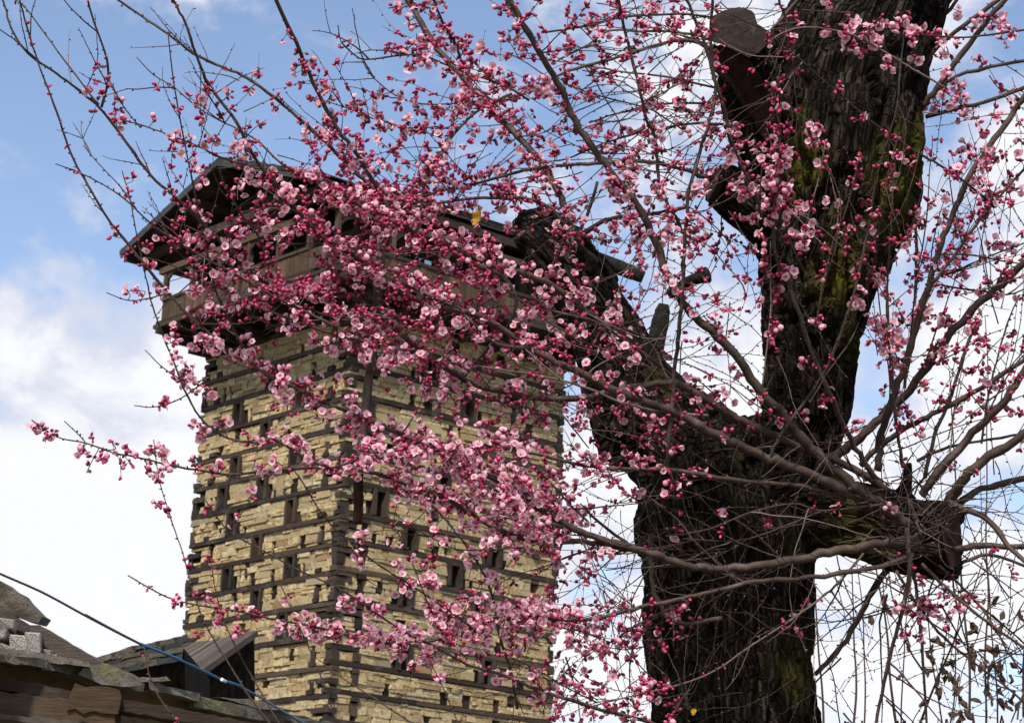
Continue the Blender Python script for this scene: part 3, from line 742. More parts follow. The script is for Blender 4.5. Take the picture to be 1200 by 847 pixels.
link("trunk", trunk_me, tree)
print("trunk verts", nv)
# sawn faces and torn wood: plates set into the limb ends
def plate(name, poly, d, m_, vec, label=None, rough=1.2):
    slab_poly(name, poly, d, vec, m_, tree, troot, label=label, rough=rough)
plate("sawn_face", [(836, 24, 8.60), (852, 16, 8.66), (870, 12, 8.70), (884, 16, 8.7), (888, 30, 8.62), (898, 36, 8.60), (899, 52, 8.56), (889, 62, 8.54), (878, 68, 8.53), (862, 60, 8.53), (846, 52, 8.53), (836, 50, 8.54)], 8.6, M["cut"], FW * .12 + UP * .03, "grey sawn face with a jagged torn edge")
plate("torn_wood", [(836, 54, 8.555), (846, 53, 8.545), (862, 61, 8.545), (878, 69, 8.545), (890, 86, 8.56), (906, 112, 8.60), (910, 150, 8.66), (898, 165, 8.68), (884, 140, 8.66), (868, 112, 8.63), (850, 84, 8.60), (838, 66, 8.58)], 8.6, M["redwood"], FW * .2, "red-brown torn heartwood", 1.5)
plate("sawn_face", [(826, 204, 8.74), (833, 197, 8.70), (844, 198, 8.62), (842, 212, 8.6), (836, 224, 8.60), (829, 236, 8.64), (826, 222, 8.72)], 8.7, M["cut"], FW * .1 + RI * .03, None, .8)
plate("sawn_face", [(1103, 604, 8.56), (1112, 596, 8.55), (1123, 600, 8.60), (1127, 630, 8.62), (1124, 662, 8.62), (1114, 667, 8.56), (1106, 640, 8.54)], 8.6, M["redwood"], FW * .2, "brown split face at the end of the side limb", 1.0)
plate("sawn_face", [(952, 510, 8.70), (958, 508, 8.70), (961, 513, 8.7), (958, 520, 8.7), (952, 519, 8.7)], 8.7, M["cut"], FW * .1, None, .4)

# ---- branches, followed from the photograph, each at its own depth: (points, width at first, width at last, depth first, depth last)
BR = [
 # long whips of the left side
 ([(-20,-40),(3,0),(13,33),(33,63),(60,82),(90,104),(117,127),(143,160),(177,206),(207,232),(231,255),(260,284),(277,302),(307,329),(335,341),(365,346),(400,344),(422,353),(452,374),(469,391),(500,415),(526,433),(558,451),(604,462),(641,467),(683,466),(735,455),(775,449),(800,452),(850,482),(883,499),(933,522),(1000,549),(1040,575)], 2.6, 11, 7.3, 8.6),
 ([(16,-30),(23,0),(33,37),(47,80),(67,133),(83,180),(103,217),(127,257),(147,282),(170,311),(190,335),(214,362),(232,380),(252,397)], 2.2, 5, 7.2, 7.5),
 ([(197,40),(203,93),(213,150),(223,200),(238,275),(244,302),(253,341),(269,376),(282,402),(296,426),(318,442),(346,454),(374,470),(398,478),(420,488),(450,500),(475,511),(504,523),(540,545),(583,562),(605,578),(634,597),(667,617),(701,631),(734,640),(768,650),(800,661),(833,666),(884,663),(934,656),(980,645),(1034,637),(1075,632)], 1.6, 13, 7.2, 8.45),
 ([(143,200),(152,232),(158,264),(171,325),(179,359),(189,389),(202,420),(220,465),(240,495),(267,513),(300,518),(322,515),(350,532),(370,542),(390,549)], 1.6, 4.5, 7.3, 7.5),
 ([(103,-12),(103,0),(110,27),(123,60),(127,87),(124,108),(119,126)], 2.6, 3.6, 7.35, 7.42),
 ([(8,-6),(23,3),(33,13),(53,40),(77,73),(100,103),(116,123)], 1.4, 2.6, 7.3, 7.42),
 ([(127,92),(134,105),(143,122),(155,138),(165,150)], 1.2, 2.0, 7.4, 7.45),
 ([(120,-14),(138,0),(167,20),(197,40),(227,63),(260,78),(283,88),(307,103),(340,130),(367,153),(395,180),(420,205),(445,228),(470,252)], 2.8, 6, 7.9, 8.2),
 ([(315,-25),(323,0),(347,50),(367,97),(395,150),(417,179),(436,211),(449,233),(462,257),(477,268),(504,278),(528,290),(546,298),(570,308),(592,313),(621,324),(647,334),(683,362),(720,389),(755,408),(787,436),(817,465)], 5, 9, 7.5, 8.5),
 ([(193,-30),(203,0),(217,27),(233,73),(247,103),(277,143),(300,187),(333,227),(360,260),(391,286),(426,307),(450,332),(483,349),(527,362),(560,369),(587,385),(633,415),(661,428),(681,437),(720,457),(760,472),(800,487),(837,508),(880,528),(930,548),(985,572),(1030,600)], 3.2, 14, 7.3, 8.55),
 ([(160,67),(180,88),(205,103),(230,125),(255,140),(280,152),(305,168),(330,192),(360,208)], 1.4, 3, 7.4, 7.7),
 ([(140,140),(167,147),(197,158),(233,172),(260,185),(300,197),(340,200),(370,211),(403,230),(439,251),(465,262)], 1.6, 5, 7.5, 7.8),
 ([(65,192),(92,202),(120,216),(147,234),(177,262),(210,285),(240,303),(270,318),(300,336),(330,352),(360,366),(395,384)], 1.5, 4.5, 7.2, 7.6),
 ([(97,170),(112,188),(128,205),(145,224),(160,245)], 1.3, 2, 7.2, 7.3),
 ([(170,302),(200,310),(222,325),(245,334),(270,342),(300,358),(340,374),(380,388),(430,402)], 1.4, 4, 7.5, 7.7),
 ([(257,195),(262,215),(272,232),(285,255),(298,270),(310,288)], 2.2, 3, 7.6, 7.6),
 ([(125,343),(150,352),(172,350),(190,345)], 1.3, 2, 7.3, 7.4),
 ([(157,475),(180,477),(205,470),(225,458),(242,445)], 1.3, 2.2, 7.3, 7.4),
 ([(170,410),(190,430),(210,443),(228,448),(245,442)], 1.3, 2.2, 7.35, 7.45),
 ([(37,492),(67,512),(100,519),(133,530),(167,537),(200,545),(240,552),(270,556),(300,553),(335,550),(370,548),(410,549),(448,557),(475,567),(499,574),(530,588),(560,607),(590,624),(634,634),(684,634),(720,640),(760,648)], 1.8, 8, 7.1, 8.2),
 ([(75,493),(90,507),(100,518)], 1.2, 1.6, 7.1, 7.1),
 ([(390,548),(416,540),(440,530),(470,527),(500,523)], 3, 4, 7.5, 7.6),
 ([(545,516),(578,523),(620,530),(656,539),(690,546),(717,549),(767,549),(800,552),(867,563),(917,567),(950,571),(990,585)], 4, 7, 7.8, 8.5),
 ([(475,511),(504,523),(535,541),(560,562),(590,580),(620,604),(660,618)], 3, 5, 7.5, 7.9),
 # the low flowering sprays
 ([(150,674),(174,688),(200,701),(234,709),(267,714),(301,721),(334,728),(370,734),(409,744),(443,752),(477,754),(520,748),(549,738),(573,726),(602,719),(634,724),(667,726),(701,724),(751,711),(800,701),(833,693),(884,681),(934,678),(987,671),(1034,663),(1070,650)], 1.8, 7, 7.1, 8.4),
 ([(237,581),(267,621),(301,641),(351,668),(400,691),(428,709),(460,731),(489,748),(515,760),(549,779),(585,789),(622,804),(670,820),(710,833),(744,841),(790,856)], 1.6, 5.5, 7.0, 7.9),
 ([(180,515),(187,564),(200,607),(214,648),(227,694),(241,731),(264,771),(294,818),(320,852)], 1.4, 3, 6.6, 6.5),
 ([(246,652),(254,698),(267,738),(291,785),(332,855)], 1.3, 2.4, 6.6, 6.5),
 ([(168,754),(172,775),(177,798),(194,828),(215,852)], 1.6, 2.4, 6.4, 6.3),
 ([(345,552),(354,564),(374,597),(400,627),(443,661),(490,691),(534,721),(570,750)], 1.6, 2.6, 7.3, 7.6),
 ([(453,601),(465,622),(477,644),(494,688),(510,728),(518,748)], 1.2, 2.4, 7.3, 7.4),
 ([(460,601),(490,621),(510,632),(534,643),(567,644),(614,641)], 1.2, 2.2, 7.4, 7.6),
 ([(505,590),(524,611),(550,644),(574,688),(587,751),(600,790),(606,830)], 2.6, 5, 7.7, 8.0),
 ([(327,681),(344,718),(364,764),(378,798),(396,852)], 1.3, 2.4, 6.8, 6.7),
 ([(370,770),(400,793),(450,825),(490,852)], 1.4, 2.4, 6.8, 6.7),
 ([(560,745),(590,765),(630,785),(660,803),(700,823)], 1.4, 2.4, 7.6, 7.8),
 ([(490,748),(512,790),(530,830),(540,856)], 1.3, 2.0, 7.4, 7.4),
 # upper middle
 ([(590,-25),(597,0),(613,27),(633,63),(657,103),(673,140),(693,170),(720,207),(747,240),(766,280),(780,315),(800,355),(827,382),(860,415),(893,459),(923,492),(950,525),(987,557),(1017,581),(1041,597),(1066,616)], 7.5, 15, 8.0, 8.5),
 ([(508,-10),(508,0),(516,20),(525,38),(533,50),(540,70),(547,85)], 3.4, 3.4, 8.3, 8.5),
 ([(470,-14),(490,20),(507,50),(533,80),(553,103),(580,133),(607,160),(633,190),(657,230),(667,263),(671,290)], 8, 9.5, 9.5, 9.2),
 ([(440,245),(480,236),(527,221),(567,213),(613,200),(660,194),(707,191),(753,189),(800,198),(832,210)], 3, 7, 8.4, 8.75),
 ([(440,238),(480,242),(513,238),(550,233),(583,232),(617,233),(643,243),(660,263),(668,284)], 3, 7, 8.6, 9.0),
 ([(590,120),(615,108),(640,96),(667,83),(707,72),(747,60),(785,49),(812,48),(840,62)], 3, 6, 8.5, 8.8),
 ([(725,-10),(725,0),(733,40),(747,93),(758,141),(768,161),(770,188),(775,221),(787,248),(803,276)], 4, 5, 8.2, 8.4),
 ([(700,213),(690,247),(680,270),(672,290)], 4, 6, 9.1, 9.15),
 ([(803,243),(775,249),(745,253),(715,257),(694,266),(676,284)], 5, 7, 8.9, 9.15),
 ([(600,110),(560,130),(533,157),(510,187),(497,217),(493,247)], 3.4, 3.4, 8.1, 8.0),
 ([(400,50),(420,68),(440,69),(470,65),(495,65),(515,73),(545,85),(590,100),(620,118)], 2, 3, 8.1, 8.3),
 ([(424,70),(433,86),(452,104),(470,115),(495,122),(530,122),(575,118),(610,116)], 1.4, 2.4, 8.2, 8.4),
 ([(380,118),(410,128),(440,140),(480,150),(520,148)], 1.4, 2.0, 8.3, 8.5),
 ([(640,38),(680,32),(700,27),(727,21),(760,18),(807,17),(845,24),(870,36)], 2.6, 3.4, 8.6, 8.8),
 ([(655,70),(690,52),(713,36),(745,37),(780,37),(815,41),(840,48)], 2.6, 4, 8.7, 8.8),
 ([(640,70),(670,74),(700,79),(740,86),(780,90),(838,103)], 2, 3, 8.8, 8.9),
 ([(640,190),(665,186),(698,172),(730,161),(760,153),(810,145),(850,146)], 2, 3.6, 8.7, 8.85),
 ([(690,144),(720,134),(750,127),(790,121),(838,122)], 2, 3.2, 8.8, 8.9),
 ([(660,98),(700,112),(740,122),(765,130),(800,152)], 1.6, 2.2, 8.8, 8.9),
 ([(803,-10),(805,0),(815,25),(827,55),(835,87),(839,107),(832,141),(820,179),(808,224),(805,258),(802,290),(800,330),(798,360),(794,400),(790,440),(787,480),(784,520),(781,550)], 4, 6, 8.1, 8.3),
 ([(835,-10),(835,0),(833,33),(833,67),(838,92),(845,115),(852,141),(858,165),(872,200),(887,232),(893,255)], 4, 5, 8.0, 8.25),
 ([(917,-8),(913,0),(920,20),(927,45),(930,73),(926,100),(922,115)], 3.4, 4.5, 8.2, 8.3),
 ([(915,75),(907,130),(900,150),(894,180),(892,210),(888,240)], 1.6, 2.6, 8.1, 8.1),
 ([(915,120),(913,150),(912,180),(908,215),(906,250),(907,285),(912,310),(923,332),(937,369),(950,409),(967,449),(987,495),(1007,532),(1027,562)], 2.2, 8, 8.0, 8.45),
 ([(918,55),(935,68),(960,90),(987,113),(1020,142),(1050,162),(1080,182),(1100,193),(1140,220),(1165,243)], 2.4, 3.4, 8.2, 8.4),
 ([(900,52),(915,40),(943,32),(990,38),(1020,52),(1045,66),(1063,77),(1085,90),(1110,104)], 1.8, 3, 8.1, 8.3),
 ([(903,36),(925,12),(945,-12)], 4, 4, 8.5, 8.5),
 ([(940,12),(975,14),(1000,16)], 2, 3, 8.3, 8.4),
 ([(1018,30),(1060,38),(1095,42),(1130,44),(1165,40),(1210,34)], 2, 3, 8.3, 8.5),
 ([(1062,20),(1055,80),(1050,130),(1035,180),(1025,215),(1020,255),(1007,319),(993,369),(970,429),(940,475),(913,512),(900,540)], 1.8, 5, 8.15, 8.4),
 ([(1050,180),(1046,230),(1043,282),(1040,330),(1041,369),(1043,422),(1047,469),(1052,510),(1058,548)], 2.4, 4.5, 8.3, 8.6),
 ([(1008,180),(1000,215),(990,250),(977,282),(965,330),(955,392)], 1.6, 2.4, 8.2, 8.3),
 ([(950,140),(965,180),(975,215),(982,250),(978,300)], 1.4, 2.0, 8.25, 8.3),
 ([(967,167),(960,207),(947,253),(940,285)], 1.4, 2.2, 8.2, 8.2),
 ([(903,282),(903,330),(903,365),(897,422),(893,455)], 1.6, 2.4, 8.2, 8.2),
 ([(898,150),(903,165),(905,190),(903,220),(907,250)], 1.6, 2.2, 8.1, 8.1),
 ([(410,303),(440,318),(470,332),(500,345),(540,362)], 2, 4, 7.7, 7.8),
 ([(300,335),(330,352),(360,362),(400,375),(440,373),(480,375),(520,385),(545,384)], 1.6, 4, 7.6, 7.8),
 ([(420,395),(450,420),(480,420),(530,425),(580,432),(630,440),(680,452),(730,472),(775,482),(830,487)], 1.6, 4, 7.7, 8.3),
 ([(520,280),(550,310),(575,330),(600,345),(640,375),(680,398),(720,415),(755,430)], 2, 5, 8.0, 8.3),
 ([(590,345),(640,362),(690,372),(730,385),(760,400),(790,440)], 2, 5, 8.2, 8.4),
 ([(650,365),(700,378),(730,398),(762,420),(790,443),(817,463),(850,484),(890,500)], 3, 7, 8.1, 8.5),
 ([(545,370),(580,402),(615,408)], 4, 6, 7.8, 7.9),
 ([(540,450),(552,430),(575,405),(598,378),(605,350),(590,325),(562,312)], 3, 7, 8.2, 8.0),
 ([(490,440),(520,455),(540,480),(560,500),(590,525)], 1.6, 2.4, 7.8, 7.9),
 ([(690,525),(670,500),(650,480),(620,500),(600,530)], 1.6, 2, 8.2, 8.0),
 ([(762,628),(762,655),(765,687),(772,707),(782,720),(798,730),(815,729),(846,724)], 6, 6.5, 8.5, 8.45),
 ([(655,735),(690,742),(715,752),(735,738),(751,730),(772,719),(800,705)], 2, 3, 8.1, 8.4),
 ([(690,612),(665,588),(640,560),(620,540)], 3, 2, 8.2, 8.0),
 ([(735,636),(715,622),(695,605),(680,590)], 5, 2, 8.3, 8.1),
 # the right-hand fan out of the side limb
 ([(1185,-15),(1170,0),(1140,23),(1110,45),(1085,70),(1072,92)], 6, 6, 8.8, 8.95),
 ([(1215,98),(1195,105),(1167,116),(1127,126),(1085,137)], 5, 6, 8.7, 8.9),
 ([(1215,68),(1200,71),(1160,79),(1120,90),(1093,112)], 4.5, 5, 8.8, 8.95),
 ([(1190,-12),(1165,14),(1143,43),(1120,73),(1093,110),(1078,128)], 7, 9, 8.7, 8.9),
 ([(1130,-10),(1105,20),(1085,38),(1070,50)], 5, 6, 8.9, 9.0),
 ([(1215,90),(1200,113),(1183,140),(1153,180),(1133,213),(1117,250),(1103,284),(1090,329),(1077,372),(1060,429),(1043,475),(1032,515),(1028,552)], 7.5, 11, 8.4, 8.7),
 ([(1092,332),(1110,310),(1125,290),(1150,255),(1172,230),(1200,198),(1215,180)], 5, 3, 8.5, 8.5),
 ([(1215,296),(1200,309),(1167,339),(1133,369),(1100,409),(1067,455),(1033,489),(1000,519),(975,540)], 9, 13, 8.5, 8.85),
 ([(1215,414),(1200,422),(1150,455),(1100,482),(1067,499),(1033,522),(1008,545)], 6, 8, 8.6, 8.8),
 ([(1215,412),(1200,435),(1180,466),(1160,488),(1133,515),(1093,562),(1080,580)], 9, 12, 8.4, 8.6),
 ([(1215,498),(1200,508),(1160,535),(1130,560),(1112,590)], 11, 15, 8.4, 8.6),
 ([(1215,560),(1190,562),(1168,568),(1142,576),(1122,592)], 8, 10, 8.6, 8.65),
 ([(1110,588),(1130,597),(1151,604),(1170,622),(1183,640),(1215,672)], 9, 6.5, 8.5, 8.3),
 ([(1118,644),(1140,640),(1161,639),(1215,641)], 9, 7, 8.6, 8.6),
 ([(1120,662),(1160,650),(1215,668)], 5, 4, 8.8, 8.9),
 ([(1072,238),(1074,290),(1073,340),(1068,400),(1060,455)], 4, 4.5, 8.9, 8.9),
 ([(1200,310),(1165,304),(1130,298),(1100,299)], 2, 3, 8.6, 8.6),
 ([(1205,283),(1160,300),(1125,315),(1103,325)], 2, 3, 8.65, 8.65),
 ([(1205,337),(1180,345),(1140,340),(1103,334)], 2, 3, 8.55, 8.6),
 ([(1125,345),(1150,340),(1180,330),(1210,318)], 1.8, 2.4, 8.5, 8.5),
 ([(1200,508),(1160,515),(1120,522),(1095,530),(1075,540)], 3, 5, 8.8, 8.8),
 ([(1150,375),(1140,388),(1128,420),(1110,475),(1095,510),(1084,560)], 4, 5.5, 9.1, 9.0),
 ([(1195,345),(1182,375),(1170,415),(1157,470),(1150,520)], 2, 3, 8.9, 8.9),
 ([(1022,612),(1018,580),(1000,550),(985,520)], 3, 1.6, 8.5, 8.3),
 # below the side limb
 ([(1060,640),(1034,674),(1014,708),(997,741),(974,771),(955,790)], 9, 6, 8.8, 8.9),
 ([(1063,618),(1064,640),(1066,664),(1061,700),(1052,735),(1041,775),(1031,825),(1024,860)], 7, 4, 8.35, 8.4),
 ([(1068,660),(1075,700),(1080,750),(1084,810),(1086,860)], 5, 3, 8.6, 8.6),
 ([(1080,660),(1110,690),(1140,715),(1180,745),(1215,768)], 5, 3, 8.6, 8.5),
 ([(1050,668),(1070,700),(1100,740),(1140,775),(1180,805),(1220,840)], 4, 2.4, 8.7, 8.7),
 ([(1100,662),(1130,690),(1160,725),(1185,770),(1215,805)], 3.4, 2, 8.6, 8.6),
 ([(1012,648),(985,680),(955,706),(924,728),(884,754),(840,784),(800,801),(740,815),(690,828)], 3.6, 2, 8.45, 8.1),
 ([(987,631),(970,600),(940,608),(900,624),(860,634),(800,631)], 3, 2, 8.5, 8.3),
 ([(1040,590),(1000,595),(960,598),(930,590),(880,600),(830,620),(780,628)], 3, 1.4, 8.45, 8.25),
 ([(1075,590),(1085,610),(1100,625),(1108,610),(1112,585)], 2.6, 1.6, 8.45, 8.4),
 ([(1066,585),(1072,605),(1080,630)], 5, 4, 8.45, 8.4),
]
samp = []                                  # px, py, depth, world, branch radius
kpx = 1.0 / FPX
tip_of = []
for bi, (pts, w0, w1, d0, d1) in enumerate(BR):
    n = len(pts)
    cum = [0.0]
    for i in range(1, n): cum.append(cum[-1] + math.hypot(pts[i][0] - pts[i - 1][0], pts[i][1] - pts[i - 1][1]))
    tot = cum[-1]
    ph = rnd.uniform(0, 50)
    wp = [P(x, y, d0 + (d1 - d0) * c / tot + .05 * noise.noise(Vector((c * .012, ph, 0)))) for (x, y), c in zip(pts, cum)]
    nper = max(3, int(tot / n / 7))
    sp = spline(wp, nper); m = len(sp)
    rad = []
    for i, p in enumerate(sp):
        f = i / (m - 1); d_ = d0 + (d1 - d0) * f
        w = (w0 + (w1 - w0) * f ** 1.25) / 2 * d_ * kpx * .87
        rad.append(w * (1 + .16 * max(0, math.sin(i * (.55 + .1 * (bi % 5)) + bi)) ** 6 + .13 * noise.noise(Vector((i * .45, bi * 7.3, 0)))))
        if 0 < i < m - 1: sp[i] = p + Vector([noise.noise(Vector((i * .8, bi * 3.1, q))) for q in (1, 5, 9)]) * w * .8
    mb = MB(); mb.tube(sp, rad, 8 if max(w0, w1) > 5 else 6)
    # bud nodes along the bark
    stp = max(1, int(6 / max(4, tot / m)))
    for i in range(2, m - 1):
        x, y, d_ = proj(sp[i]); samp.append((x, y, d_, sp[i], rad[i], bi))
        if i % stp == 0 and rad[i] * FPX / d_ < 3.6 and rnd.random() < .85:
            t_ = (sp[i + 1] - sp[i - 1]).normalized(); dv = (t_.orthogonal().normalized()); dv.rotate(Matrix.Rotation(rnd.uniform(0, 2 * PI), 3, t_))
            dv = (dv + t_ * (-.5 if w1 > w0 else .5)).normalized(); L_ = rad[i] + rnd.uniform(1.2, 3.4) * d_ * kpx; rr_ = rnd.uniform(.8, 1.45) * d_ * kpx
            mb.tube([sp[i], sp[i] + dv * L_ * .65, sp[i] + dv * L_], [rr_ * .7, rr_, rr_ * .3], 5)
        elif i % (stp * 3) == 0 and rnd.random() < .5:                      # old knots and scars on the thicker wood
            t_ = (sp[i + 1] - sp[i - 1]).normalized(); dv = t_.orthogonal().normalized(); dv.rotate(Matrix.Rotation(rnd.uniform(0, 2 * PI), 3, t_))
            mb.tube([sp[i] + dv * rad[i] * .6, sp[i] + dv * (rad[i] * 1.25)], [rad[i] * .5, rad[i] * .25], 6)
    mb.build("branch", M["branch"] if max(w0, w1) > 4.2 else M["twig"], tree, troot, True)
# short thick sawn limbs standing behind the fork
for pts in ([(763, 440, 11, 10.6), (768, 405, 10.5, 10.6), (775, 372, 9.5, 10.6), (778, 356, 6, 10.6)], [(700, 304, 9, 10.8), (732, 316, 8.5, 10.8), (754, 325, 7, 10.8)], [(785, 345, 6, 9.5), (805, 331, 7, 9.45), (829, 322, 10, 9.4)]):
    sp = spline([P(x, y, d) for x, y, r, d in pts], 5); mb = MB(); m = len(sp)
    mb.tube(sp, [(pts[0][2] + (pts[-1][2] - pts[0][2]) * (i / (m - 1)) ** 4) * pts[0][3] * kpx * (1 + .12 * noise.noise(Vector((i * .7, 2, pts[0][0])))) for i in range(m)], 10)
    mb.build("sawn_limb", M["darkbark"], tree, troot, True)
# the lichen-grey dead branch hanging in front of the tower
sp = spline([P(x, y, 7.95) for x, y in ((447, 285), (445, 320), (441, 365), (438, 400), (432, 445), (427, 500), (422, 540), (420, 580))], 5)
mb = MB(); mb.tube(sp, [(5.2 + 1.2 * noise.noise(Vector((i * .5, 4, 1)))) * 7.95 * kpx for i in range(len(sp))], 9); mb.build("dead_branch", M["lichen"], tree, troot, True, label="lichen-grey dead branch hanging in front of the tower")
sp = spline([P(x, y, 7.95) for x, y in ((420, 545), (420, 570), (420, 595), (419, 614))], 4)
mb = MB(); mb.tube(sp, [(6.2 + 1.5 * noise.noise(Vector((i * .9, 9, 1)))) * 7.95 * kpx for i in range(len(sp))], 7); mb.build("bark_strip", M["redwood"], tree, troot, True, label="torn brown end of the dead branch")
# yellow leaf caught near the fork
def leaf_mesh(name, m_, seed):
    r_ = random.Random(seed); V = []; F = []
    for i in range(6):
        s_ = i / 5; w = math.sin(PI * min(1, s_ * .93 + .05)) * .34
        for j in (-1, 0, 1): V.append((j * w * (1 + r_.uniform(-.2, .2)), s_, (abs(j) * .22 + .12 * math.sin(s_ * 6 + seed)) * (1 + r_.uniform(-.5, .5))))
    for i in range(5):
        for j in range(2): a = i * 3 + j; F.append((a, a + 1, a + 4, a + 3))
    return mesh_from(name, V, F, m_)
ly = link("yellow_leaf", leaf_mesh("yellow_leaf", M["yellow"], 3), tree, P(558, 266, 8.2) - troot); ly.scale = (.075,) * 3; ly.rotation_euler = (1.3, .2, -.9)
ly = link("yellow_leaf", leaf_mesh("yellow_leaf", M["yellow"], 5), tree, P(812, 838, 8.3) - troot); ly.scale = (.03,) * 3; ly.rotation_euler = (1.2, .2, -.5)

# ---- fine twigs
SX = np.array([s[0] for s in samp]); SY = np.array([s[1] for s in samp]); SD = np.array([s[2] for s in samp])
twig_jobs = []
def grow(x, y, d, ang, L, w, curl=.12, grav=0.0, dd=.25):
    pts = [(x, y)]; a = ang; n = max(3, int(L / 11)); bend = rnd.gauss(0, curl * .35)
    for i in range(n):
        a += bend + rnd.gauss(0, curl); a += grav * math.cos(a)
        x += math.cos(a) * 11; y += math.sin(a) * 11; pts.append((x, y))
    de = d + rnd.uniform(-dd, dd)
    return [P(px, py, d + (de - d) * i / n) for i, (px, py) in enumerate(pts)], w
def tangle(box, n, Lr, angs, w=(1.0, 1.7), dr=(8.4, 8.9), from_branch=.6, curl=.12, grav=0.0, fork=.5):
    inb = np.nonzero((SX > box[0]) & (SX < box[2]) & (SY > box[1]) & (SY < box[3]) & (SD > dr[0] - .5) & (SD < dr[1] + .4))[0]
    for _ in range(n):
        a = math.radians(rnd.gauss(*rnd.choice(angs)))
        if len(inb) and rnd.random() < from_branch:
            i = int(rnd.choice(list(inb))); x, y, d = SX[i], SY[i], SD[i]
        else: x, y, d = rnd.uniform(box[0], box[2]), rnd.uniform(box[1], box[3]), rnd.uniform(*dr)
        pts, ww = grow(x, y, d, a, rnd.uniform(*Lr), rnd.uniform(*w), curl, grav)
        twig_jobs.append((pts, ww))
        if rnd.random() < fork:
            k = rnd.randrange(1, len(pts)); fx, fy, fd = proj(pts[k])
            twig_jobs.append(grow(fx, fy, fd, a + rnd.choice((-1, 1)) * rnd.uniform(.4, .9), rnd.uniform(25, 70), ww * .7, curl, grav))
tangle((660, -10, 850, 210), 80, (70, 200), [(-20, 22), (15, 20), (160, 25), (-60, 20)], dr=(8.6, 9.4))
tangle((680, 200, 880, 460), 70, (60, 160), [(60, 40), (120, 30), (-60, 30), (10, 20)], dr=(8.5, 9.4))
tangle((430, 0, 680, 240), 40, (40, 120), [(200, 30), (240, 30), (-40, 30)], w=(1.2, 1.9), dr=(8.0, 9.0), from_branch=1)
tangle((430, 60, 680, 300), 60, (50, 140), [(160, 30), (200, 25), (20, 30)], w=(.9, 1.5), dr=(8.0, 9.0))
tangle((560, 300, 720, 560), 40, (50, 140), [(160, 30), (30, 30)], w=(.9, 1.5), dr=(8.0, 8.8))
tangle((700, 480, 960, 720), 90, (60, 190), [(170, 22), (10, 22), (140, 20), (200, 20)], w=(.9, 1.8), dr=(8.3, 8.55), curl=.10)
tangle((760, 600, 960, 847), 26, (60, 160), [(160, 22), (100, 20)], w=(.8, 1.3), dr=(8.2, 8.5), from_branch=.3)
tangle((655, 560, 770, 847), 62, (60, 160), [(80, 25), (140, 35), (35, 25), (-30, 25)], curl=.09, w=(.9, 2.0), dr=(8.2, 9.2), from_branch=.4)
tangle((1000, 250, 1200, 560), 75, (60, 190), [(-82, 12), (-60, 16), (-105, 12), (-20, 20)], curl=.06, w=(1.0, 2.1), dr=(8.6, 9.6))
tangle((1080, 50, 1200, 270), 32, (50, 130), [(30, 30), (150, 30), (80, 20)], w=(.8, 1.4), dr=(8.6, 9.2))
tangle((1030, 560, 1120, 640), 60, (30, 100), [(180, 60), (0, 80), (-90, 50)], w=(1.0, 2.0), dr=(8.3, 8.6), curl=.22)
tangle((960, 640, 1200, 847), 74, (50, 170), [(80, 25), (50, 20), (130, 20), (20, 20), (160, 20), (-50, 25), (-130, 25)], curl=.07, w=(1.0, 2.4), dr=(8.5, 9.4), from_branch=.45)
tangle((1110, 540, 1200, 760), 34, (60, 150), [(10, 20), (70, 30), (-40, 25), (150, 25)], w=(.9, 1.6), dr=(8.6, 9.3))
tangle((880, 90, 1080, 520), 42, (60, 180), [(95, 18), (80, 14), (120, 20)], w=(.9, 1.7), dr=(8.25, 8.5), from_branch=.5)
tangle((880, 0, 960, 140), 18, (40, 120), [(95, 30), (150, 30)], w=(1, 2), dr=(8.3, 8.5))
tangle((200, 120, 520, 420), 34, (40, 120), [(200, 25), (220, 25), (150, 30), (-40, 30)], w=(1.0, 1.5), dr=(7.3, 8.2), from_branch=1)
tangle((200, 60, 420, 420), 45, (40, 110), [(200, 30), (235, 25), (-30, 30), (90, 30)], w=(1.2, 1.8), dr=(7.2, 8.0), from_branch=.95)
tangle((20, 0, 330, 260), 22, (40, 110), [(235, 15), (-100, 12)], w=(1.3, 2.1), dr=(7.2, 8.0), from_branch=1)
tangle((300, 200, 620, 480), 70, (40, 120), [(200, 30), (160, 25), (-30, 30)], w=(.9, 1.5), dr=(7.5, 8.4), from_branch=.9)
tangle((390, 480, 660, 700), 40, (30, 100), [(200, 40), (60, 40), (-60, 30)], w=(.9, 1.4), dr=(7.4, 8.2), from_branch=.95)
tangle((480, 690, 680, 847), 36, (40, 110), [(160, 30), (60, 30), (-50, 30)], w=(.8, 1.4), dr=(7.4, 8.2), from_branch=.9)

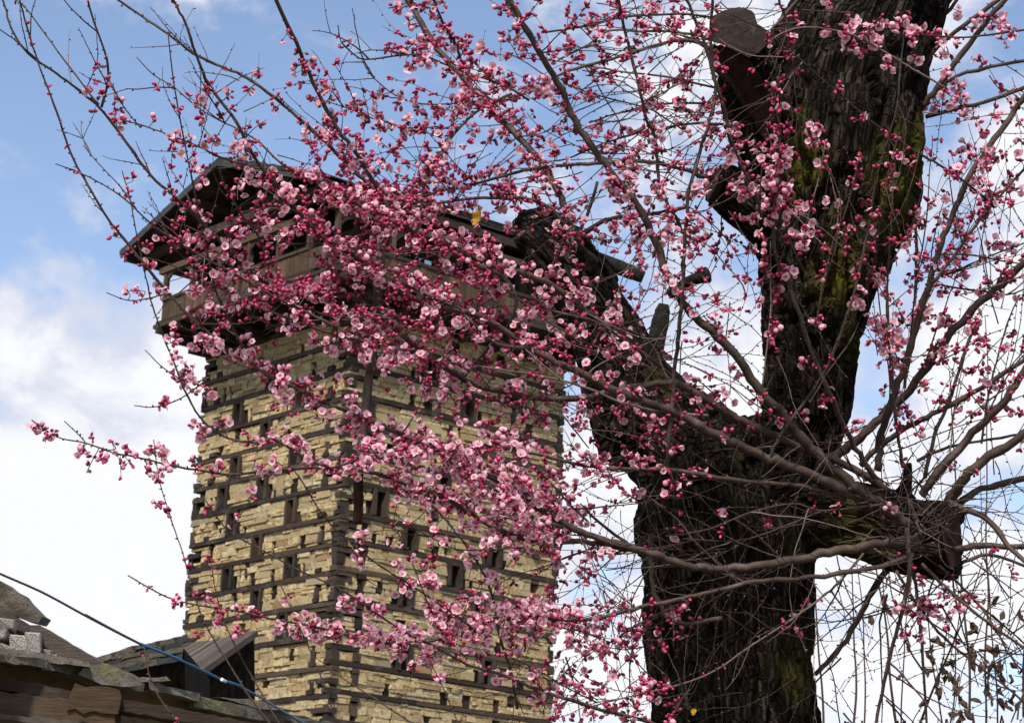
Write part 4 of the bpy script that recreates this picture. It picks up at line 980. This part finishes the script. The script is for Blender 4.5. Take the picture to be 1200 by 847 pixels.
# ---- blossom: density over the photograph in 50-pixel cells (0-9)
DENS = ["000000110566432124643200"[:20] + "6434", "001000230666543222213222", "003220153576541331233552"[:24], "000034077565644234623343", "000254899755436435713224",
        "001267899974245564523443", "003468899988452233433433", "000166678876443122224332", "000063466764344123212333", "010122556545433333221333",
        "144556678887423311000111", "002310112588853210011000", "000000001126741111000001", "000010001232330000000111", "000042466466873210100320",
        "000000001232233200000000", "000000000000244300000000"]
ROW0 = [0,0,0,0,0,0,1,1,0,6,6,6,4,5,3,3,2,1,2,4,7,5,3,4]
ROW2 = [0,0,3,2,2,2,1,5,3,5,7,6,5,4,1,3,3,1,2,3,2,3,5,3]
ROWS = [[int(c) for c in r] for r in DENS]; ROWS[0] = ROW0; ROWS[2] = ROW2
OPEN = [(560, 590, 110, .8), (480, 740, 90, .8), (385, 735, 60, .75), (600, 722, 70, .8), (250, 420, 50, .8), (240, 340, 60, .5), (905, 225, 60, .7), (1040, 30, 70, .75), (1035, 390, 45, .85), (640, 340, 70, .6), (310, 210, 60, .55),
        (850, 460, 35, .65), (150, 540, 100, .12), (420, 250, 110, .22), (300, 520, 70, .5), (400, 555, 70, .6), (450, 490, 60, .65), (360, 400, 50, .55), (735, 330, 45, .7), (700, 460, 60, .5), (1150, 60, 70, .55), (1130, 170, 60, .5),
        (510, 160, 90, .3), (700, 480, 50, .6), (360, 730, 50, .6), (660, 640, 60, .6), (110, 110, 120, .15), (780, 160, 50, .5), (730, 260, 60, .6), (560, 520, 90, .55), (1090, 720, 30, .6), (760, 600, 40, .5)]
def p_open(x, y):
    s_ = w_ = 0
    for ox, oy, r_, p_ in OPEN:
        q = math.exp(-((x - ox) ** 2 + (y - oy) ** 2) / (r_ * r_)); s_ += q * p_; w_ += q
    return .88 * (s_ + .14 * .5) / (w_ + .5)
for r_, c0_, c1_, f_ in ((1, 2, 9, 1.3), (2, 2, 9, 1.25), (3, 2, 5, 1.2), (3, 5, 9, 1.1), (4, 3, 7, .68), (5, 3, 7, .65), (6, 2, 6, .65), (7, 3, 7, .7), (4, 7, 11, 1.2), (5, 8, 11, 1.15), (0, 18, 22, .8), (1, 17, 22, .7), (2, 17, 22, .65), (3, 19, 22, .65), (4, 19, 22, .7), (5, 18, 21, .7), (6, 17, 21, .75), (7, 17, 20, .6), (8, 17, 20, .6), (9, 17, 20, .6)):
    for c_ in range(c0_, c1_): ROWS[r_][c_] = ROWS[r_][c_] * f_
for r_, c0_, c1_, f_ in ((10, 8, 13, 1.25), (11, 9, 13, 1.3), (12, 10, 14, 1.3), (14, 5, 14, 1.2)):
    for c_ in range(c0_, c1_): ROWS[r_][c_] = ROWS[r_][c_] * f_
elems = []                                # kind, world position, normal, size
spurs = []
def spray(x, y, ne, snap=60):
    d2 = (SX - x) ** 2 + (SY - y) ** 2
    i = int(np.argmin(d2 + (SD > 9.05) * 500)); dist = math.sqrt(d2[i])
    d = SD[i] + rnd.uniform(-.10, .10); B = samp[i][3]; br = samp[i][4]
    tw = P(x, y, d); k = d * kpx
    mid = B.lerp(tw, .5) + UP * rnd.uniform(-.25, .25) * (tw - B).length * .6 + RI * rnd.uniform(-.2, .2) * (tw - B).length
    path = spline([B, mid, tw], 3)
    if dist > 4: spurs.append((path, rnd.uniform(.9, 1.3) * (1.25 if dist > 30 else 1.0), k))
    po = p_open(x, y)
    axis = (tw - B).normalized() if dist > 2 else RI
    for e in range(ne):
        f = rnd.uniform(.35, 1.05) if dist > 14 else 1.0
        j = min(len(path) - 1, int(f * (len(path) - 1))); c = path[j]
        is_open = rnd.random() < po
        sp_ = (5.8 if is_open else 4.6) * k
        ofs = Vector([rnd.gauss(0, 1) for _ in range(3)]).normalized()
        pos = c + ofs * (sp_ * rnd.uniform(.75, 1.5) + br * .6)
        tocam = (C0 - pos).normalized()
        nrm = (ofs * .9 + tocam * (.4 if is_open else .1) + Vector((0, 0, -.15)) + Vector([rnd.gauss(0, .35) for _ in range(3)])).normalized()
        if is_open: elems.append(("flower", pos, nrm, rnd.choice((7.5, 9, 10, 11, 12.5)) * rnd.uniform(.9, 1.1) * k))
        else:
            big = rnd.random() < .12 + .22 * po
            elems.append(("ball" if big else "bud", pos, nrm, (rnd.uniform(6.0, 8.2) if big else rnd.uniform(3.8, 6.0)) * k))
        spurs.append(([c, c.lerp(pos, .6), pos - nrm * .3 * k], .7, k))
for r, row in enumerate(ROWS):
    for c, v in enumerate(row):
        if not v: continue
        nc = v * .85 + max(0, v - 5) * .35
        nc = int(nc) + (1 if rnd.random() < nc - int(nc) else 0)
        for _ in range(nc):
            cand = [(c * 50 + rnd.uniform(0, 50), r * 50 + rnd.uniform(0, 50)) for _ in range(4)]
            cand.sort(key=lambda q: abs(float(((SX - q[0]) ** 2 + (SY - q[1]) ** 2).min()) ** .5 - 9))
            x, y = cand[0]
            spray(x, y, rnd.choice((4, 5, 6, 7, 8, 9)))
# clusters that stand out in the photograph
for x, y, n in ((228, 402, 9), (250, 405, 10), (262, 420, 8), (243, 415, 8), (182, 342, 6), (895, 190, 6), (905, 205, 8), (918, 225, 7), (890, 238, 7), (905, 258, 8), (898, 300, 6), (920, 318, 8), (946, 255, 2), (855, 458, 7), (846, 597, 4),
                (1035, 385, 9), (1045, 398, 9), (1050, 400, 7), (1022, 372, 6), (715, 400, 4), (690, 332, 7), (660, 338, 6), (640, 320, 5), (580, 312, 6), (1000, 28, 8), (1030, 20, 8), (1038, 72, 5), (1018, 35, 9), (1060, 12, 7), (942, 740, 6), (1095, 718, 12), (1090, 712, 8),
                (515, 580, 9), (545, 590, 9), (570, 605, 9), (605, 610, 9), (620, 625, 8), (590, 575, 9), (640, 600, 8), (560, 560, 9), (660, 565, 9), (480, 565, 8), (455, 560, 8), (410, 545, 8), (430, 552, 8),
                (390, 745, 8), (415, 750, 8), (440, 755, 7), (365, 735, 8), (350, 742, 6), (470, 757, 7), (505, 748, 9), (530, 740, 8), (560, 730, 8), (590, 715, 8), (610, 722, 9), (630, 722, 9), (655, 728, 8), (700, 770, 7), (690, 760, 6),
                (1170, 20, 9), (1185, 35, 8), (1120, 50, 7), (1100, 40, 8), (1110, 100, 7), (455, 10, 7), (480, 25, 7), (505, 12, 7), (300, 590, 5), (288, 595, 5)):
    spray(x, y, n)
for _ in range(34):
    x = rnd.uniform(400, 600); spray(x, 222 + (x - 400) * .25 + rnd.gauss(8, 12), rnd.choice((6, 7, 8, 9)))
for _ in range(34):
    x = rnd.gauss(555, 55); spray(x, 580 + (x - 555) * .33 + rnd.gauss(0, 22), rnd.choice((6, 7, 8, 9)))
for _ in range(20):
    x = rnd.uniform(345, 700); spray(x, (738 + (x - 345) * .15 if x < 470 else 757 - (x - 470) * .22 if x < 610 else 726) + rnd.gauss(0, 9), rnd.choice((6, 7, 8)))
def cell(x, y):
    r, c = int(y // 50), int(x // 50)
    return ROWS[r][c] if 0 <= r < len(ROWS) and 0 <= c < 24 else 0
def bud_row(p, k, br, ne, po):
    for _ in range(ne):
        ofs = Vector([rnd.gauss(0, 1) for _ in range(3)]).normalized(); op = rnd.random() < po
        pos = p + ofs * (br + (5.2 if op else rnd.uniform(2.6, 6.5)) * k)
        nrm = (ofs + Vector([rnd.gauss(0, .4) for _ in range(3)]) + ((C0 - pos).normalized() * .5 if op else Vector((0, 0, 0)))).normalized()
        if op: elems.append(("flower", pos, nrm, rnd.uniform(8, 12.5) * k))
        else: elems.append(("bud", pos, nrm, rnd.uniform(4.0, 6.2) * k))
        spurs.append(([p, p.lerp(pos, .6), pos - nrm * .3 * k], .7, k))
for x, y, d_, p, br, bi in samp:
    v = cell(x, y)
    if v and rnd.random() < v * .052 + (.09 if v > 6 else 0): bud_row(p, d_ * kpx, br, rnd.choice((3, 3, 4, 5, 6)), p_open(x, y) * .6)
    elif br * FPX / d_ < 3 and rnd.random() < (.16 if x < 500 and y < 330 else .05):
        k = d_ * kpx
        for _ in range(rnd.choice((1, 2, 3))):
            ofs = Vector([rnd.gauss(0, 1) for _ in range(3)]).normalized(); pos = p + ofs * (br + rnd.uniform(1.5, 3.5) * k); elems.append(("bud", pos, ofs, rnd.uniform(2.8, 4.6) * k)); spurs.append(([p, p.lerp(pos, .6), pos], .8, k))
for pts, w in twig_jobs:
    for p in pts[1:]:
        x, y, d_ = proj(p); v = cell(x, y)
        if v > 1 and rnd.random() < v * .052 + .05: bud_row(p, d_ * kpx, 0, rnd.choice((2, 3, 4, 5)), p_open(x, y) * .5)
print("elements", len(elems), "spurs", len(spurs), "twigs", len(twig_jobs))

# twig meshes: the longest singly, the rest as one mass
twig_jobs.sort(key=lambda j: -len(j[0]) * j[1])
def twig_into(mb, pts, w, sides=5):
    n = len(pts); k = (pts[0] - C0).dot(FW) * kpx
    mb.tube(pts, [w / 2 * k * (1.15 - .65 * i / (n - 1)) for i in range(n)], sides, cap=False)
    for i in range(1, n - 1):
        if rnd.random() < .7:
            t_ = (pts[i + 1] - pts[i - 1]).normalized(); dv = t_.orthogonal().normalized(); dv.rotate(Matrix.Rotation(rnd.uniform(0, 2 * PI), 3, t_)); dv = (dv + t_ * .7).normalized()
            b_ = pts[i].lerp(pts[i + 1], rnd.random()); L_ = rnd.uniform(1.6, 3.6) * k
            mb.tube([b_, b_ + dv * L_ * .7, b_ + dv * L_], [.5 * k, rnd.uniform(.8, 1.25) * k, .3 * k], 4, cap=False)
for pts, w in twig_jobs[:150]:
    mb = MB(); twig_into(mb, pts, w); mb.build("twig", M["twig"], tree, troot, True)
mb = MB()
for pts, w in twig_jobs[150:]: twig_into(mb, pts, w, 4)
for path, w, k in spurs: mb.tube(path, [w / 2 * k] * len(path), 4, cap=False)
mb.build("twigs", M["twig"], tree, troot, True, kind="stuff")

# blossom and bud meshes
def flower_tpl(seed, openness):
    r_ = random.Random(seed); V = []; F = []; Mi = []; tip_ = []
    for p_ in range(5):
        if seed % 4 == 3 and p_ == 2: continue
        a = 2 * PI * p_ / 5 + r_.uniform(-.2, .2); cup = openness * r_.uniform(.45, 1.55); tw = r_.uniform(-.5, .5); ln = r_.uniform(.86, 1.12)
        ca, sa = math.cos(a), math.sin(a); b0 = len(V)
        for i in range(5):
            s_ = i / 4; rad = .05 + .46 * ln * s_ * math.cos(cup * .55) ; h = .02 + cup * .36 * s_ ** 1.5 - .04 * (s_ > .9)
            wd = (.03 + .245 * math.sin(PI * min(1, s_ ** 1.15 * .76 + .06))) * (1.0 if i < 4 else .78)
            for j in range(4):
                q = (j - 1.5) / 1.5; x = rad - abs(q) ** 2 * .045 * (1 if i == 4 else .2); y = q * wd
                z = h + abs(q) ** 2 * .07 * (1 - .5 * s_) + tw * q * .1 + r_.uniform(-.022, .022)
                V.append((x * ca - y * sa, x * sa + y * ca, z)); tip_.append(s_)
        for i in range(4):
            for j in range(3): q = b0 + i * 4 + j; F.append((q, q + 1, q + 5, q + 4)); Mi.append(0)
    b0 = len(V)
    for i, (rr_, zz) in enumerate(((.03, -.30), (.10, -.16), (.13, .0), (.06, .03))):
        for j in range(6): V.append((rr_ * math.cos(j * PI / 3), rr_ * math.sin(j * PI / 3), zz)); tip_.append(0)
    for i in range(3):
        for j in range(6): F.append((b0 + i * 6 + j, b0 + i * 6 + (j + 1) % 6, b0 + (i + 1) * 6 + (j + 1) % 6, b0 + (i + 1) * 6 + j)); Mi.append(1)
    for k in range(9):
        a = k * 2.4; r1 = .10 + .09 * (k % 3) / 2; z1 = .20 + .05 * r_.random(); b0 = len(V)
        c = (math.cos(a) * r1, math.sin(a) * r1)
        for dx, dy, zz, rr_ in ((-.012, 0, .02, .3), (.012, 0, .02, .3), (.022, 0, z1, 1), (-.022, 0, z1, 1), (0, .03, z1 + .03, 1)):
            V.append((c[0] * rr_ + dx, c[1] * rr_ + dy, zz)); tip_.append(1)
        F += [(b0, b0 + 1, b0 + 2, b0 + 3), (b0 + 3, b0 + 2, b0 + 4)]; Mi += [2, 2]
    return V, F, Mi, tip_
def bud_tpl(seed, ball):
    r_ = random.Random(seed); V = []; F = []; Mi = []; tip_ = []
    prof = [(.0, -.5), (.30, -.42), (.47, -.16), (.48, .1), (.34, .36), (.0, .5)] if ball else [(.0, -.55), (.24, -.46), (.37, -.18), (.36, .12), (.22, .42), (.0, .58)]
    ns = 8
    for i, (rr_, zz) in enumerate(prof):
        for j in range(ns):
            q = 1 + (.10 if ball else .05) * math.sin(j * 2 * PI / ns * 2.0 + i * .9 + seed) if 0 < i < 5 else 1
            V.append((rr_ * q * math.cos(2 * PI * j / ns), rr_ * q * math.sin(2 * PI * j / ns), zz)); tip_.append(min(1, i / 5 * (.62 if ball else .85)))
    for i in range(5):
        for j in range(ns): F.append((i * ns + j, i * ns + (j + 1) % ns, (i + 1) * ns + (j + 1) % ns, (i + 1) * ns + j)); Mi.append(0)
    b0 = len(V)
    for rr_, zz in ((.06, -.8), (.22, -.56), (.36, -.30), (.40, -.14)):
        for j in range(6): V.append((rr_ * math.cos(j * PI / 3), rr_ * math.sin(j * PI / 3), zz)); tip_.append(0)
    for i in range(3):
        for j in range(6): F.append((b0 + i * 6 + j, b0 + i * 6 + (j + 1) % 6, b0 + (i + 1) * 6 + (j + 1) % 6, b0 + (i + 1) * 6 + j)); Mi.append(1)
    return V, F, Mi, tip_
def tpl_mesh(name, t_, mats):
    me = mesh_from(name, t_[0], t_[1], mats, t_[2], True); a = me.attributes.new("tip", "FLOAT", "POINT"); a.data.foreach_set("value", t_[3]); return me
TF = [flower_tpl(i, o) for i, o in enumerate((.25, .45, .6, .85, 1.15, .35, .7, .5, 1.35, .3))]; TBALL = [bud_tpl(20 + i, True) for i in range(3)]; TBUD = [bud_tpl(30 + i, False) for i in range(3)]
fm = [M["petal"], M["calyx"], M["stamen"]]; bm_ = [M["bud"], M["calyx"]]; km = [M["petal"], M["calyx"]]
KM = {"flower": (TF, fm, "blossom"), "ball": (TBALL, km, "opening_bud"), "bud": (TBUD, bm_, "bud")}
def frame(nrm):
    z = nrm; x = z.orthogonal().normalized(); x.rotate(Matrix.Rotation(rnd.uniform(0, 2 * PI), 3, z)); y = z.cross(x)
    return Matrix((x, y, z)).transposed()
LIM = {"flower": 300, "ball": 120, "bud": 300}
for kind, (T_, mats, nm) in KM.items():
    es = [e for e in elems if e[0] == kind]
    def inview(e):
        x, y, d = proj(e[1]); return 4 < x < 1196 and 4 < y < 843
    es.sort(key=lambda e: -(e[3] / (e[1] - C0).dot(FW)) * (1 if inview(e) else .01))
    mes = [tpl_mesh(nm, t_, mats) for t_ in T_]
    for e in es[:LIM[kind]]:
        o = link(nm, rnd.choice(mes), tree); R3 = frame(e[2])
        o.matrix_local = Matrix.Translation(e[1] - troot) @ R3.to_4x4() @ Matrix.Scale(e[3], 4)
    rest = es[LIM[kind]:]
    if not rest: continue
    Vs = []; Fs = []; Ms = []; Ts = []; off = 0
    TV = [np.array(t_[0]) for t_ in T_]
    for e in rest:
        i = rnd.randrange(len(T_)); R3 = np.array(frame(e[2])); v = (TV[i] * e[3]) @ R3.T + np.array((e[1] - troot)[:])
        Vs.append(v); Fs += [tuple(q + off for q in f) for f in T_[i][1]]; Ms += T_[i][2]; Ts += T_[i][3]; off += len(v)
    allv = np.concatenate(Vs); me = bpy.data.meshes.new(nm + "s"); me.from_pydata(allv.tolist(), [], Fs)
    for m_ in mats: me.materials.append(m_)
    me.polygons.foreach_set("material_index", Ms); me.polygons.foreach_set("use_smooth", [True] * len(Fs))
    a = me.attributes.new("tip", "FLOAT", "POINT"); a.data.foreach_set("value", Ts); me.update()
    link(nm + "s", me, tree, kind="stuff")
    print(nm, len(es))

# ------------------------------------------------------------------ bare shrub with withered leaves behind, lower right
sroot = P(1120, 1560, 11.5); sroot.z = 0
shrub = tag(empty("bare_shrub", sroot), "tall bare shrub of upright tan stems holding withered brown leaves, behind the blossoming tree", "shrub")
stem_s = []
for i in range(13):
    x0 = 965 + i * 19 + rnd.uniform(-6, 6); lean = rnd.gauss(0, .15) + (.05 if x0 > 1100 else 0); topy = rnd.uniform(330, 620) if i > 6 else rnd.uniform(560, 700)
    d = rnd.uniform(10.4, 12)
    bx = 1120 + (x0 - 1120) * .35
    pts = [P(bx, 1540, 11.5)] + [P(x0 + (847 - y) * lean + 7 * noise.noise(Vector((y * .012, i * 5.1, 0))), y, d) for y in np.linspace(900, topy, 9)]
    sp = spline(pts, 4); mb = MB(); m = len(sp); w = rnd.uniform(1.8, 3.4)
    mb.tube(sp, [w / 2 * d * kpx * (1.2 - .8 * j / (m - 1)) for j in range(m)], 6)
    for j in range(8, m - 2, 2):
        if rnd.random() < .6:
            t_ = (sp[j + 1] - sp[j - 1]).normalized(); dv = RI * rnd.choice((-1, 1)) + t_ * .6; L_ = rnd.uniform(3, 7) * d * kpx; mb.tube([sp[j], sp[j] + dv.normalized() * L_], [.8 * d * kpx, .4 * d * kpx], 4)
    mb.build("stem", M["brownwood"] if rnd.random() < .6 else M["twig"], shrub, sroot, True); stem_s.append(sp)
stem_px = [(*proj(p), p) for sp in stem_s for p in sp if proj(p)[1] < 860]; lt = MB()
LV = [leaf_mesh("withered_leaf", M["leaf"], 10 + i) for i in range(5)]
for x, y in [(rnd.gauss(1125, 28), rnd.gauss(795, 28)) for _ in range(34)] + [(rnd.gauss(1175, 25), rnd.gauss(775, 35)) for _ in range(26)] + [(1114, 772), (1090, 765), (1100, 782), (1040, 695), (1038, 705), (1020, 722), (1155, 700), (1140, 730), (1180, 820), (1065, 750), (1060, 790), (1195, 715), (1130, 830), (1122, 838)]:
    q = min(stem_px, key=lambda t: (t[0] - x) ** 2 + (t[1] - y) ** 2); f_ = min(1, 16 / max(1, math.hypot(q[0] - x, q[1] - y)))
    x, y, d = q[0] + (x - q[0]) * f_, q[1] + (y - q[1]) * f_, q[2]; lt.tube([q[3], P(x, y, d)], [.7 * d * kpx, .5 * d * kpx], 4)
    o = link("withered_leaf", rnd.choice(LV), shrub, P(x, y, d) - sroot); s_ = rnd.uniform(11, 20) * d * kpx; o.scale = (s_ * rnd.uniform(.5, .9), s_, s_ * rnd.uniform(.6, 1.4))
    o.rotation_euler = (PI / 2 + rnd.gauss(0, .5) + PI, rnd.gauss(0, .6), rnd.uniform(-.9, .9))
lt.build("leaf_stalks", M["twig"], shrub, sroot, True, kind="stuff")
